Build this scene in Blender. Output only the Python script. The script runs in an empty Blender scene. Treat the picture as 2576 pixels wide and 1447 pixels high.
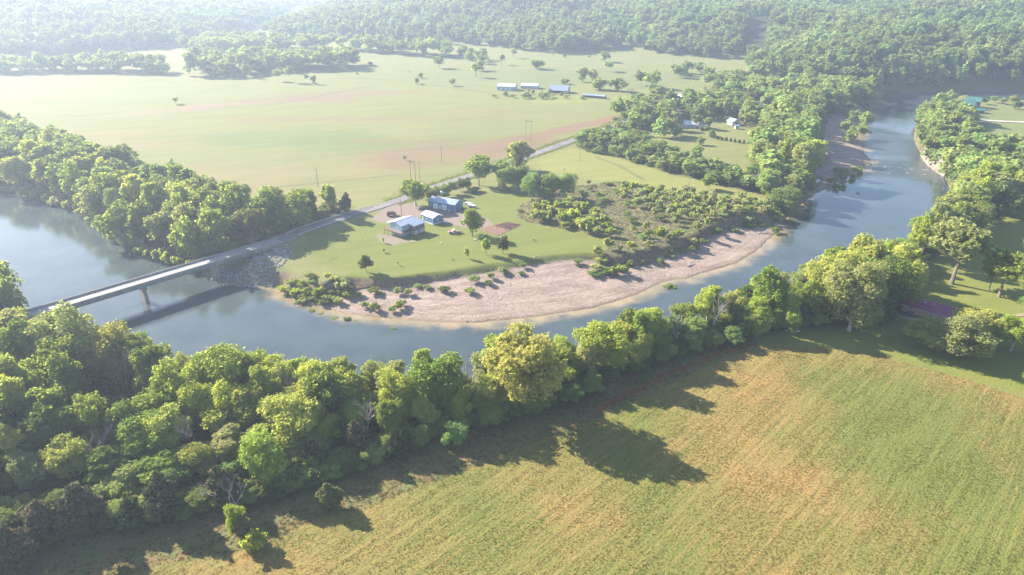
import bpy, bmesh, math, random
import numpy as np
from mathutils import Vector, Matrix
random.seed(7); RS = np.random.RandomState(11)
S = bpy.context.scene; COL = S.collection
R = math.radians
# ------------------------------------------------------------------ camera
CAMH = 120.0; PITCH = R(25.0); FPX = 1773.0      # focal length in units of a 2576 px wide picture
cam = bpy.data.cameras.new('camera'); camo = bpy.data.objects.new('camera', cam); COL.objects.link(camo)
cam.sensor_width = 36; cam.lens = 36*FPX/2576; cam.clip_start = 1; cam.clip_end = 30000
camo.location = (0, 0, CAMH); camo.rotation_euler = (R(90)-PITCH, 0, 0)
S.camera = camo
# ------------------------------------------------------------------ sky, sun, exposure
SUN_EL, SUN_AZ = R(29.0), R(-57.0)                # azimuth clockwise from +Y
sdir = Vector((math.sin(SUN_AZ)*math.cos(SUN_EL), math.cos(SUN_AZ)*math.cos(SUN_EL), math.sin(SUN_EL)))
W = bpy.data.worlds.new('World'); S.world = W; W.use_nodes = True
nt = W.node_tree; nt.nodes.clear()
sky = nt.nodes.new('ShaderNodeTexSky'); sky.sky_type = 'NISHITA'; sky.sun_disc = False
sky.sun_elevation = SUN_EL; sky.sun_rotation = SUN_AZ; sky.air_density = 1.0; sky.dust_density = 0.6; sky.ozone_density = 2.0
bg = nt.nodes.new('ShaderNodeBackground'); bg.inputs[1].default_value = 0.082
wo = nt.nodes.new('ShaderNodeOutputWorld'); nt.links.new(sky.outputs[0], bg.inputs[0]); nt.links.new(bg.outputs[0], wo.inputs[0])
sl = bpy.data.lights.new('sun', 'SUN'); sl.energy = 5.0; sl.angle = R(0.55); sl.color = (1, .91, .80)
so = bpy.data.objects.new('sun', sl); COL.objects.link(so)
so.rotation_euler = sdir.to_track_quat('Z', 'Y').to_euler(); so.location = (-300, 200, 300)
S.view_settings.view_transform = 'Standard'; S.view_settings.look = 'None'
S.view_settings.exposure = 2.06; S.view_settings.gamma = 1; S.view_settings.use_curve_mapping = False
HAZE_DENSITY, HAZE_G = 0.00022, 0.40
cy = S.cycles
cy.max_bounces = 5; cy.diffuse_bounces = 2; cy.glossy_bounces = 2; cy.transmission_bounces = 2; cy.volume_bounces = 0; cy.transparent_max_bounces = 4
cy.use_denoising = True; cy.caustics_reflective = False; cy.caustics_refractive = False

# ------------------------------------------------------------------ geometry of the place
sp, cp = math.sin(PITCH), math.cos(PITCH)
def at(x, y, z=0.0):
    """map survey: picture point -> place at height z"""
    u = (x-1288)/FPX; v = (723.5-y)/FPX
    t = (z-CAMH)/(-sp+v*cp)
    return (u*t, (cp+v*sp)*t)
def P(pts, z=0.0): return np.array([at(a, b, z) for a, b in pts])
def proj(x, y, z):
    d = y*cp-(z-CAMH)*sp; w = y*sp+(z-CAMH)*cp
    return 1288+FPX*x/d, 723.5-FPX*w/d
def sdf(poly, X, Y):
    """signed distance, positive inside"""
    X = np.asarray(X, float); Y = np.asarray(Y, float)
    d2 = np.full(X.shape, 1e18); ins = np.zeros(X.shape, bool); n = len(poly)
    for i in range(n):
        ax, ay = poly[i]; bx, by = poly[(i+1) % n]
        ex, ey = bx-ax, by-ay; L = ex*ex+ey*ey+1e-9
        t = np.clip(((X-ax)*ex+(Y-ay)*ey)/L, 0, 1)
        d2 = np.minimum(d2, (X-ax-t*ex)**2+(Y-ay-t*ey)**2)
        c = (ay > Y) != (by > Y)
        ins ^= c & (X < (bx-ax)*(Y-ay)/(by-ay+1e-12)+ax)
    return np.where(ins, 1, -1)*np.sqrt(d2)
def linedist(pts, X, Y):
    """distance to polyline of (x,y,z) and interpolated z"""
    best = np.full(np.shape(X), 1e18); zz = np.zeros(np.shape(X))
    for (a, b) in zip(pts[:-1], pts[1:]):
        ex, ey = b[0]-a[0], b[1]-a[1]; L = ex*ex+ey*ey
        t = np.clip(((X-a[0])*ex+(Y-a[1])*ey)/L, 0, 1)
        d = (X-a[0]-t*ex)**2+(Y-a[1]-t*ey)**2
        m = d < best; best = np.where(m, d, best); zz = np.where(m, a[2]+t*(b[2]-a[2]), zz)
    return np.sqrt(best), zz
def ss(a, b, x):
    t = np.clip((x-a)/(b-a), 0, 1); return t*t*(3-2*t)
def vnoise(X, Y, s, seed=0):
    """smooth value noise 0..1"""
    X = np.asarray(X)/s; Y = np.asarray(Y)/s
    xi = np.floor(X).astype(np.int64); yi = np.floor(Y).astype(np.int64); fx = X-xi; fy = Y-yi
    fx = fx*fx*(3-2*fx); fy = fy*fy*(3-2*fy)
    def h(a, b):
        n = (a*374761393+b*668265263+seed*974711) & 0x7fffffff
        n = ((n ^ (n >> 13))*1274126177) & 0x7fffffff
        return ((n ^ (n >> 16)) & 0xffff)/65535.0
    return (h(xi, yi)*(1-fx)+h(xi+1, yi)*fx)*(1-fy)+(h(xi, yi+1)*(1-fx)+h(xi+1, yi+1)*fx)*fy
def fbm(X, Y, s, seed=0, o=3):
    return sum(vnoise(X, Y, s/2**i, seed+i*17)*.5**i for i in range(o))/sum(.5**i for i in range(o))

WZ = -6.0
FAR_SHORE = [(-900, 230), (-300, 400), (0, 480), (100, 496), (167, 516), (240, 556), (283, 599), (367, 633), (437, 656), (475, 672), (510, 683), (530, 700), (567, 716), (627, 721), (665, 728), (700, 734),
  (745, 752), (784, 766), (859, 787), (925, 796), (1059, 808), (1192, 812), (1359, 795), (1492, 774), (1602, 741), (1640, 722), (1666, 710), (1700, 700), (1717, 703), (1774, 684), (1851, 663), (1904, 628), (1934, 601), (1947, 588),
  (1960, 572), (1975, 545), (2000, 520), (2035, 497), (2055, 485), (2090, 470), (2125, 447), (2165, 432), (2178, 415), (2195, 405), (2172, 385), (2172, 372), (2160, 352), (2166, 335), (2160, 318), (2172, 300), (2190, 268), (2215, 245), (2230, 233), (2400, 231), (2576, 231), (3300, 233)]
NEAR_SHORE = [(3300, 262), (2800, 262), (2576, 256), (2480, 252), (2400, 250), (2345, 266), (2318, 290), (2303, 320), (2298, 350), (2318, 390), (2345, 425), (2375, 445), (2400, 490), (2395, 540), (2350, 585), (2260, 618), (2150, 655), (2060, 695),
  (1950, 740), (1850, 778), (1700, 828), (1550, 878), (1400, 918), (1200, 950), (1000, 965), (800, 972), (600, 968), (420, 950), (250, 915), (90, 850), (78, 800), (25, 735), (-60, 645), (-300, 520), (-900, 520)]
RIVER = P(FAR_SHORE+NEAR_SHORE, WZ)
# the gravel bar: water side runs over the river, land side is the foot of the low scarp
BAR_LAND = [(700, 700), (745, 722), (800, 730), (880, 712), (960, 716), (1030, 708), (1100, 700), (1180, 690), (1300, 672), (1400, 655), (1480, 650), (1560, 655), (1640, 640), (1700, 625), (1760, 600), (1830, 560), (1900, 545), (1965, 560)]
BAR = np.vstack([P(BAR_LAND, -1.5), P([(1960, 640), (1850, 720), (1640, 800), (1400, 850), (1190, 860), (900, 840), (680, 780)], WZ)])
BAR2 = P([(2060, 300), (2110, 285), (2160, 310), (2185, 340), (2215, 395), (2190, 425), (2150, 460), (2060, 500), (2030, 510), (2050, 440), (2062, 380), (2080, 330)], -4)
BAR3 = P([(2440, 243), (2620, 243), (2620, 262), (2500, 262), (2440, 258)], -4)
POOL = P([(2062, 384), (2078, 392), (2072, 418), (2062, 425), (2055, 440), (2066, 452), (2056, 462), (2050, 470), (2042, 458), (2052, 430), (2055, 405)], -5)
GRN_SCRUB = P([(1300, 545), (1310, 515), (1350, 500), (1360, 480), (1430, 470), (1500, 462), (1560, 455), (1620, 470), (1700, 490), (1800, 498), (1900, 515), (1950, 520), (1960, 545), (1890, 550), (1820, 565), (1750, 600), (1690, 628), (1630, 645), (1540, 650), (1510, 640), (1540, 605), (1500, 590), (1440, 580), (1380, 570), (1330, 560)])
ROAD_PTS = [(-106.7, 303.5, 2.5), (*at(775, 573, 1.9), 1.9), (*at(840, 555, 1.0), 1.0), (*at(920, 530, .4), .4), (*at(1010, 503, .1), .1), (*at(1080, 475), 0), (*at(1150, 452), 0), (*at(1250, 420), 0), (*at(1350, 385), 0), (*at(1450, 350), 0), (*at(1540, 318), 0), (*at(1620, 285), 0), (*at(1700, 255), 0), (*at(1760, 232), 0), (*at(1860, 205), 0)]
BR_A, BR_B = np.array((-186., 217.3)), np.array((-106.7, 303.5))
# hills: (foot polygon, height, run)
H1 = P([(3600, 228), (2576, 228), (2220, 228), (2100, 226), (2000, 226), (1900, 205), (1870, 180), (1905, 160), (1860, 152), (1700, 140), (1560, 122), (1400, 138), (1290, 126), (1180, 116), (1000, 108), (850, 104), (700, 96), (655, 88), (760, 50), (900, 22), (1000, 6), (1100, -8), (3600, -60)])
H2 = P([(-1500, 250), (-300, 188), (0, 156), (130, 140), (300, 128), (430, 121), (500, 104), (560, 92), (640, 72), (700, 48), (740, 25), (640, 4), (500, -6), (-1500, -30)])
BACK = P([(-1500, -15), (4000, -15), (4000, -60), (-1500, -60)])
def hill_h(X, Y):
    d1 = np.maximum(sdf(H1, X, Y), 0); d2 = np.maximum(sdf(H2, X, Y), 0)
    n = fbm(X, Y, 420, 5, 3); n2 = fbm(X, Y, 280, 9, 3)
    h1 = 84*(1-np.exp(-d1/330))*(.55+.75*n)+62*(n2-.5)*ss(20, 250, d1)
    h2 = 62*(1-np.exp(-d2/230))*(.7+.5*n)+14*(n2-.5)*ss(20, 250, d2)
    h3 = 95*ss(2300, 4200, np.asarray(Y))
    return np.minimum(np.maximum(np.maximum(h1, h2), h3*(.6+.5*n)), 112.0)
def ground_h(X, Y):
    X = np.asarray(X, float); Y = np.asarray(Y, float)
    s = -sdf(RIVER, X, Y)                                    # >0 on land
    s = s+1.2*(fbm(X, Y, 7, 3, 2)-.5)*ss(0, 2, np.abs(s)+1)
    land = 0.5*(fbm(X, Y, 60, 1, 3)-.5)*ss(10, 40, s)+hill_h(X, Y)
    bank = WZ+6.0*ss(-.5, 11, s)+(land)*ss(8, 20, s)
    db = np.maximum(np.maximum(sdf(BAR, X, Y), sdf(BAR2, X, Y)), sdf(BAR3, X, Y))
    wob = 2.5*(fbm(X, Y, 9, 21, 2)-.5)
    zbar = WZ+0.30+np.minimum(np.clip(s, 0, 60)*.10, 4.6)+.35*(fbm(X, Y, 14, 33, 3)-.5)
    m = ss(-2.6, 0.6, db+wob)
    z = bank*(1-m)+np.minimum(zbar, bank+3)*m
    z = np.where(s < 0, WZ-np.minimum(-s*.25, 2.0), z)
    dp = sdf(POOL, X, Y); z = np.where(dp > 0, WZ-.4, z)
    d, zr = linedist(ROAD_PTS, X, Y); w = ss(11, 4.2, d); z = z*(1-w)+(zr-.12)*w
    d, zr = linedist([(-240., 158.5, 2.5), (BR_A[0], BR_A[1], 2.5)], X, Y); w = ss(10, 4.2, d); z = z*(1-w)+(zr-.12)*w
    ud = (BR_B-BR_A)/np.hypot(*(BR_B-BR_A)); pc = np.array((-149.0, 257.2))+ud*30.5
    dpr = np.hypot(X-pc[0], Y-pc[1]); z = np.minimum(z, -4.9+np.maximum(0, dpr-8)*.55)
    dh = np.hypot((X+48)/22, (Y-335)/30); z = np.where(dh < 1.3, z*ss(.9, 1.3, dh), z)  # level yard round the house
    return z
def gh(x, y): return float(ground_h(np.array([x]), np.array([y]))[0])

# ------------------------------------------------------------------ helpers
def tag(o, label=None, cat=None, group=None, kind=None):
    if label: o['label'] = label
    if cat: o['category'] = cat
    if group: o['group'] = group
    if kind: o['kind'] = kind
    return o
def link(name, me, parent=None, mat=None):
    o = bpy.data.objects.new(name, me); COL.objects.link(o)
    if parent: o.parent = parent
    if mat and me and not me.materials: me.materials.append(mat)
    return o
def empty(name, loc, rz=0):
    o = bpy.data.objects.new(name, None); COL.objects.link(o); o.location = loc; o.rotation_euler = (0, 0, rz); o.empty_display_size = .5
    return o
def mesh_np(name, V, F, mat=None, smooth=False):
    """V (n,3), F (m,k) fixed k"""
    V = np.asarray(V, np.float32); F = np.asarray(F, np.int32); me = bpy.data.meshes.new(name)
    me.vertices.add(len(V)); me.vertices.foreach_set('co', V.ravel())
    k = F.shape[1]; me.loops.add(F.size); me.loops.foreach_set('vertex_index', F.ravel())
    me.polygons.add(len(F)); me.polygons.foreach_set('loop_start', np.arange(0, F.size, k, dtype=np.int32))
    me.polygons.foreach_set('use_smooth', np.full(len(F), smooth))
    me.update(calc_edges=True)
    if mat: me.materials.append(mat)
    return me
class MB:
    def __init__(s): s.v = []; s.f = []
    def quad(s, *p):
        n = len(s.v); s.v += [tuple(q) for q in p]; s.f.append(tuple(range(n, n+len(p)))); return s
    def box(s, x0, y0, z0, x1, y1, z1):
        n = len(s.v); s.v += [(x0, y0, z0), (x1, y0, z0), (x1, y1, z0), (x0, y1, z0), (x0, y0, z1), (x1, y0, z1), (x1, y1, z1), (x0, y1, z1)]
        s.f += [tuple(n+i for i in q) for q in ((3, 2, 1, 0), (4, 5, 6, 7), (0, 1, 5, 4), (1, 2, 6, 5), (2, 3, 7, 6), (3, 0, 4, 7))]; return s
    def hexa(s, b, t):
        n = len(s.v); s.v += [tuple(q) for q in b]+[tuple(q) for q in t]; k = len(b)
        s.f += [tuple(n+i for i in reversed(range(k))), tuple(n+k+i for i in range(k))]
        s.f += [(n+i, n+(i+1) % k, n+k+(i+1) % k, n+k+i) for i in range(k)]; return s
    def tube(s, pts, rad, k=6):
        pts = [Vector(p) for p in pts]; n0 = len(s.v)
        for i, p in enumerate(pts):
            d = (pts[min(i+1, len(pts)-1)]-pts[max(i-1, 0)]).normalized()
            a = d.cross(Vector((0, 0, 1)) if abs(d.z) < .9 else Vector((1, 0, 0))).normalized(); b = d.cross(a)
            r = rad[i] if isinstance(rad, (list, tuple)) else rad
            for j in range(k):
                q = p+a*math.cos(2*math.pi*j/k)*r+b*math.sin(2*math.pi*j/k)*r; s.v.append(tuple(q))
        for i in range(len(pts)-1):
            for j in range(k):
                a0 = n0+i*k+j; a1 = n0+i*k+(j+1) % k; s.f.append((a0, a1, a1+k, a0+k))
        s.f.append(tuple(n0+j for j in reversed(range(k)))); s.f.append(tuple(n0+(len(pts)-1)*k+j for j in range(k))); return s
    def mesh(s, name, mat=None):
        me = bpy.data.meshes.new(name); me.from_pydata(s.v, [], s.f); me.update()
        if mat: me.materials.append(mat)
        return me
    def build(s, name, mat=None, parent=None): return link(name, s.mesh(name, mat), parent)

# ------------------------------------------------------------------ materials
class NT:
    def __init__(s, name):
        s.m = bpy.data.materials.new(name); s.m.use_nodes = True; s.t = s.m.node_tree; s.t.nodes.clear()
        s.out = s.t.nodes.new('ShaderNodeOutputMaterial')
    def n(s, ty, **kw):
        nd = s.t.nodes.new(ty)
        for k, v in kw.items(): setattr(nd, k, v)
        return nd
    def l(s, a, b): s.t.links.new(a, b)
    def val(s, inp, v):
        if hasattr(v, 'is_linked') or isinstance(v, bpy.types.NodeSocket): s.l(v, inp)
        else: inp.default_value = v if not (isinstance(v, tuple) and len(v) == 3 and inp.type == 'RGBA') else (*v, 1)
    def math(s, op, a, b=0.0, c=0.0, clamp=False):
        nd = s.n('ShaderNodeMath', operation=op); nd.use_clamp = clamp; s.val(nd.inputs[0], a); s.val(nd.inputs[1], b)
        if op in ('MULTIPLY_ADD',): s.val(nd.inputs[2], c)
        return nd.outputs[0]
    def mix(s, f, a, b, mode='MIX'):
        nd = s.n('ShaderNodeMix', data_type='RGBA', blend_type=mode); s.val(nd.inputs[0], f); s.val(nd.inputs[6], a); s.val(nd.inputs[7], b); return nd.outputs[2]
    def attr(s, name, ty='GEOMETRY'):
        nd = s.n('ShaderNodeAttribute'); nd.attribute_type = ty; nd.attribute_name = name; return nd
    def pos(s): return s.n('ShaderNodeNewGeometry').outputs['Position']
    def mapp(s, vec, scale=(1, 1, 1), rot=(0, 0, 0)):
        nd = s.n('ShaderNodeMapping'); s.l(vec, nd.inputs[0]); nd.inputs['Scale'].default_value = scale; nd.inputs['Rotation'].default_value = rot; return nd.outputs[0]
    def rmap(s, vec, deg, scale):
        return s.mapp(s.mapp(vec, (1, 1, 0), (0, 0, R(deg))), scale)
    def noise(s, vec, scale, detail=3, rough=.55, out=0):
        nd = s.n('ShaderNodeTexNoise'); s.l(vec, nd.inputs['Vector']); nd.inputs['Scale'].default_value = scale; nd.inputs['Detail'].default_value = detail; nd.inputs['Roughness'].default_value = rough
        return nd.outputs[out]
    def ramp(s, f, a, b):
        nd = s.n('ShaderNodeMapRange'); nd.interpolation_type = 'SMOOTHSTEP'; s.val(nd.inputs[0], f); nd.inputs[1].default_value = a; nd.inputs[2].default_value = b; return nd.outputs[0]
    def bsdf(s, col, rough=.8, spec=.3, metal=0, bump=None, bd=.1, bs=1.0):
        nd = s.n('ShaderNodeBsdfPrincipled'); s.val(nd.inputs['Base Color'], col); s.val(nd.inputs['Roughness'], rough); nd.inputs['Specular IOR Level'].default_value = spec; nd.inputs['Metallic'].default_value = metal
        if bump is not None:
            b = s.n('ShaderNodeBump'); b.inputs['Distance'].default_value = bd; b.inputs['Strength'].default_value = bs; s.l(bump, b.inputs['Height']); s.l(b.outputs[0], nd.inputs['Normal'])
        s.l(nd.outputs[0], s.out.inputs[0]); return s.m

def flat(name, col, rough=.7, var=.15, scale=1.5, metal=0, spec=.3):
    t = NT(name); p = t.n('ShaderNodeTexCoord').outputs['Object']; nz = t.noise(p, scale, 4)
    c = t.mix(t.ramp(nz, .3, .7), tuple(x*(1-var) for x in col), tuple(min(1, x*(1+var)) for x in col))
    return t.bsdf(c, rough, spec, metal)
def ribbed(name, col, axis=0, freq=3.0, rough=.45, rust=0.0, metal=0.0, d=.03):
    """sheet metal with standing ribs"""
    t = NT(name); p = t.n('ShaderNodeTexCoord').outputs['Object']; sx = t.n('ShaderNodeSeparateXYZ'); t.l(p, sx.inputs[0])
    w = t.math('SINE', t.math('MULTIPLY', sx.outputs[axis], freq*2*math.pi)); w = t.math('POWER', t.math('ABSOLUTE', w), .35)
    nz = t.noise(p, .6, 4); c = t.mix(t.ramp(nz, .35, .7), tuple(x*.88 for x in col), col)
    if rust: c = t.mix(t.math('MULTIPLY', t.ramp(t.noise(t.mapp(p, (1, .25, 1)), 1.1, 5), .55, .72), rust), c, (.22, .09, .05))
    c = t.mix(t.math('MULTIPLY', t.math('SUBTRACT', 1.0, w), .35), c, tuple(x*.6 for x in col))
    return t.bsdf(c, rough, .4, metal, w, d, .6)

M = {}
M['concrete'] = flat('concrete', (.215, .21, .20), .85, .18, .5)
M['deck_conc'] = flat('bridge_deck_concrete', (.25, .235, .215), .85, .10, .25)
M['steel'] = flat('painted_steel', (.16, .19, .20), .6, .15, .6)
M['galv'] = flat('galvanised_steel', (.50, .52, .54), .45, .1, 1, .3)
M['blue_wall'] = ribbed('blue_sheet_wall', (.075, .175, .30), 0, 1.1, .5, 0, 0, .03)
M['pale_wall'] = ribbed('pale_blue_siding', (.36, .52, .62), 2, 2.2, .6, 0, 0, .02)
M['tin'] = ribbed('grey_tin_roof', (.27, .32, .42), 0, .9, .42, .12, .25, .04)
M['tin_white'] = ribbed('white_tin_roof', (.46, .50, .56), 0, .9, .4, .1, .1, .04)
M['white'] = flat('white_paint', (.62, .62, .62), .5, .04, 2)
M['glass'] = flat('dark_window_glass', (.03, .04, .05), .08, .2, 1, 0, .8)
M['wood'] = flat('weathered_deck_wood', (.17, .105, .08), .8, .3, 3)
M['pole'] = flat('pole_wood', (.24, .19, .15), .85, .25, 3)
M['stone'] = flat('pale_stone_base', (.42, .40, .38), .9, .25, 2)
M['dark'] = flat('near_black_matt', (.04, .04, .045), .9, .2, 2)  # near-black matt finish for porch screen, chassis, drum, outboard and junk
M['red_roof'] = ribbed('maroon_metal_roof', (.24, .055, .125), 0, .8, .4, 0, .2, .04)
M['tan_brick'] = flat('tan_brick_wall', (.46, .33, .25), .85, .18, 5)
M['green_roof'] = ribbed('green_metal_roof', (.055, .17, .155), 0, .8, .4, 0, .1, .04)
M['log'] = flat('red_brown_log_wall', (.25, .10, .06), .8, .25, 3)
M['barn'] = ribbed('grey_barn_sheet', (.30, .35, .40), 0, .8, .55, .1)
M['rust'] = flat('rusty_red_iron', (.20, .06, .045), .75, .3, 2)
M['red'] = flat('faded_red_paint', (.33, .07, .06), .5, .2, 2)
M['tyre'] = flat('rubber', (.03, .03, .03), .9, .2, 3)
M['ochre'] = flat('ochre_ground_cloth', (.45, .32, .12), .8, .15, 2)
M['rock'] = flat('rip_rap_rock', (.24, .225, .225), .9, .35, .35)
M['bark'] = flat('bark', (.16, .13, .10), .9, .25, 1.5)
M['pale_bark'] = flat('pale_bark', (.36, .32, .27), .9, .25, .8)

def leaf_mat(name, base=None, transl=.58, var=.42):
    t = NT(name); oi = t.n('ShaderNodeObjectInfo'); col = oi.outputs['Color'] if base is None else None
    p = t.pos(); n1 = t.noise(p, .35, 2); n2 = t.noise(p, 1.9, 4, .75); rnd = oi.outputs['Random']
    if col is None:
        nd = t.n('ShaderNodeRGB'); nd.outputs[0].default_value = (*base, 1); col = nd.outputs[0]
    hs = t.n('ShaderNodeHueSaturation'); t.l(col, hs.inputs['Color'])
    t.val(hs.inputs['Hue'], t.math('ADD', .5, t.math('MULTIPLY', t.math('SUBTRACT', t.math('ADD', t.math('MULTIPLY', n1, .6), t.math('MULTIPLY', rnd, .4 if base is None else .9)), .62), .07)))
    t.val(hs.inputs['Saturation'], t.math('ADD', .95, t.math('MULTIPLY', t.math('SUBTRACT', n2, .5), .4)))
    br = t.math('ADD', 1.0, t.math('MULTIPLY', t.math('SUBTRACT', n2, .5), var*2))
    if base is not None: br = t.math('MULTIPLY', br, t.math('ADD', .55, t.math('MULTIPLY', t.noise(p, .011, 3, .6), .9)))
    if base is not None: br = t.math('MULTIPLY', br, t.math('ADD', .62, t.math('MULTIPLY', t.math('FRACT', t.math('MULTIPLY', rnd, 7.31)), .8)))
    t.val(hs.inputs['Value'], br)
    d = t.n('ShaderNodeBsdfDiffuse'); t.l(hs.outputs[0], d.inputs[0])
    tr = t.n('ShaderNodeBsdfTranslucent'); t.l(t.mix(.55, hs.outputs[0], (.44, .48, .06), 'MIX') if transl > .3 else hs.outputs[0], tr.inputs[0])
    mx = t.n('ShaderNodeMixShader'); mx.inputs[0].default_value = transl; t.l(d.outputs[0], mx.inputs[1]); t.l(tr.outputs[0], mx.inputs[2])
    t.l(mx.outputs[0], t.out.inputs[0]); return t.m
M['leaf'] = leaf_mat('leaves')
M['needle'] = leaf_mat('cedar_needles', None, .15, .3)
M['twig'] = flat('bare_twigs', (.30, .25, .23), .9, .2, 1)
M['forest'] = leaf_mat('hill_forest_leaves', (.15, .21, .060), .35, .35)
M['wood_leaf'] = leaf_mat('woodland_leaves', (.20, .26, .065), .4, .35)
M['under'] = leaf_mat('undergrowth_leaves', (.13, .165, .048), .35, .4)

# field colour by place: used by the ground and by the grass that stands on it
def field_colour(t, p):
    n_big = t.noise(t.mapp(p, (1, 1, 0)), .022, 4, .6)
    n_row = t.noise(t.rmap(p, -46, (.07, 1, 0)), .75, 4, .7)
    n_f = t.noise(t.mapp(p, (1, 1, 0)), 1.1, 3, .7)
    f = t.math('ADD', t.math('ADD', t.math('MULTIPLY', n_big, .95), t.math('MULTIPLY', n_row, .52)), t.math('MULTIPLY', n_f, .24))
    for (a_, b_, r_, k_) in ((1850, 945, 26, .16), (1960, 1190, 22, .06), (1700, 1030, 24, .10), (1500, 1200, 22, .06), (2090, 1280, 18, .05), (2350, 1150, 30, -.10), (2500, 1330, 26, -.12), (1300, 1430, 26, -.05), (2150, 960, 22, -.08)):
        vd = t.n('ShaderNodeVectorMath', operation='DISTANCE'); t.l(p, vd.inputs[0]); vd.inputs[1].default_value = (*at(a_, b_), 0)
        f = t.math('ADD', f, t.math('MULTIPLY', t.ramp(vd.outputs['Value'], r_*1.5, 0), k_*.45)); n_big = t.math('ADD', n_big, t.math('MULTIPLY', t.ramp(vd.outputs['Value'], r_*1.3, 0), k_*.5)) if k_ > .1 else n_big
    c = t.mix(t.ramp(f, .68, 1.06), (.122, .136, .032), (.222, .160, .054))
    c = t.mix(t.math('MULTIPLY', t.ramp(t.math('ADD', t.math('MULTIPLY', n_big, 1.0), t.math('MULTIPLY', n_row, .30)), .74, .92), .48), c, (.30, .16, .05))
    return c, n_row, n_f

def ground_material():
    t = NT('ground_soil_and_grass'); p = t.pos(); q = t.mapp(p, (1, 1, 0))
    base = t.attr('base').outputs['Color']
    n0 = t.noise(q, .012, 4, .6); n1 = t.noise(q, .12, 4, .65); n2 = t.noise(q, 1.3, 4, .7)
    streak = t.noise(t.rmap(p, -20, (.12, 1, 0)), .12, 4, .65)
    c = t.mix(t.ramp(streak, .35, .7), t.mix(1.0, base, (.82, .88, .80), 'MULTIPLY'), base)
    c = t.mix(t.math('MULTIPLY', t.ramp(n1, .5, .75), .35), c, t.mix(1.0, base, (1.25, 1.02, .85), 'MULTIPLY'))
    c = t.mix(t.math('MULTIPLY', t.ramp(n2, .4, .75), .35), c, t.mix(1.0, base, (.62, .66, .6), 'MULTIPLY'))
    wob = t.math('MULTIPLY', t.math('SUBTRACT', t.noise(q, .45, 4, .65), .5), 5.0)
    def msk(name, w=.8, soft=.6):
        return t.ramp(t.math('ADD', t.attr(name).outputs['Fac'], t.math('MULTIPLY', wob, w)), -soft, soft)
    fc, n_row, n_f = field_colour(t, p)
    c = t.mix(msk('nf', .35, .8), c, fc)
    c = t.mix(t.math('MULTIPLY', t.ramp(t.math('ADD', t.attr('trk').outputs['Fac'], t.math('MULTIPLY', wob, .35)), 2.4, .6), .55), c, (.075, .075, .035))
    # rank dry strip and scrub
    dry = t.mix(t.ramp(t.noise(q, .25, 5, .7), .4, .62), (.12, .135, .048), (.175, .115, .052))
    dry = t.mix(t.ramp(t.noise(q, 1.1, 4, .7), .55, .75), dry, (.24, .13, .06))
    c = t.mix(msk('dry', 1.1, 1.6), c, dry)
    scr = t.mix(t.ramp(t.noise(q, .10, 5, .7), .42, .6), (.175, .15, .080), (.135, .15, .055))
    scr = t.mix(t.ramp(t.noise(q, .9, 4, .7), .5, .75), scr, (.13, .10, .06))
    c = t.mix(msk('scrub', 1.4, 2.0), c, scr)
    # sand and gravel
    g = t.noise(q, 2.4, 5, .75); gb = t.noise(t.rmap(p, -14, (.35, 1, 0)), .16, 6, .75)
    sand = t.mix(t.ramp(gb, .36, .64), (.180, .130, .104), (.305, .230, .186))
    vor = t.n('ShaderNodeTexVoronoi'); t.l(q, vor.inputs['Vector']); vor.inputs['Scale'].default_value = 1.4
    sand = t.mix(t.math('MULTIPLY', t.ramp(g, .48, .7), .55), sand, (.22, .16, .12))
    sand = t.mix(t.math('MULTIPLY', t.ramp(vor.outputs['Distance'], .45, .1), t.math('MULTIPLY', t.ramp(gb, .35, .55), .30)), sand, (.55, .47, .40))
    sepz = t.n('ShaderNodeSeparateXYZ'); t.l(p, sepz.inputs[0])
    rub = t.noise(t.rmap(p, -14, (.6, 1, 0)), .9, 5, .8); sand = t.mix(t.math('MULTIPLY', t.ramp(rub, .46, .64), .5), sand, (.38, .30, .25)); sand = t.mix(t.math('MULTIPLY', t.ramp(rub, .46, .34), .55), sand, (.15, .11, .085))
    cx3 = t.n('ShaderNodeCombineXYZ'); sxy = t.n('ShaderNodeSeparateXYZ'); t.l(p, sxy.inputs[0]); t.val(cx3.inputs[0], t.math('MULTIPLY', t.attr('sdist').outputs['Fac'], .55)); t.val(cx3.inputs[1], t.math('MULTIPLY', sxy.outputs[0], .035))
    fl = t.noise(cx3.outputs[0], 1.0, 4, .7); sand = t.mix(t.math('MULTIPLY', t.ramp(fl, .52, .64), .55), sand, (.165, .125, .092)); sand = t.mix(t.math('MULTIPLY', t.ramp(fl, .44, .34), .45), sand, (.36, .285, .235))
    wet = t.ramp(sepz.outputs[2], WZ+.55, WZ+.02)
    sand = t.mix(t.math('MULTIPLY', wet, .75), sand, (.20, .15, .085))
    c = t.mix(t.math('MULTIPLY', msk('sand', .9, .8), 1.0), c, sand)
    # bare earth where the bank is steep
    sn = t.n('ShaderNodeSeparateXYZ'); t.l(t.n('ShaderNodeNewGeometry').outputs['Normal'], sn.inputs[0])
    earth = t.mix(t.ramp(n2, .35, .65), (.13, .085, .055), (.24, .165, .11))
    c = t.mix(t.math('MULTIPLY', t.ramp(t.math('ADD', sn.outputs[2], t.math('MULTIPLY', t.math('SUBTRACT', n1, .5), .35)), .90, .76), t.ramp(t.attr('hill').outputs['Fac'], 5, 0)), c, earth)
    gr = t.mix(t.ramp(g, .35, .7), (.165, .13, .10), (.235, .19, .155))
    c = t.mix(msk('drive', .35, .7), c, gr)
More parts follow.
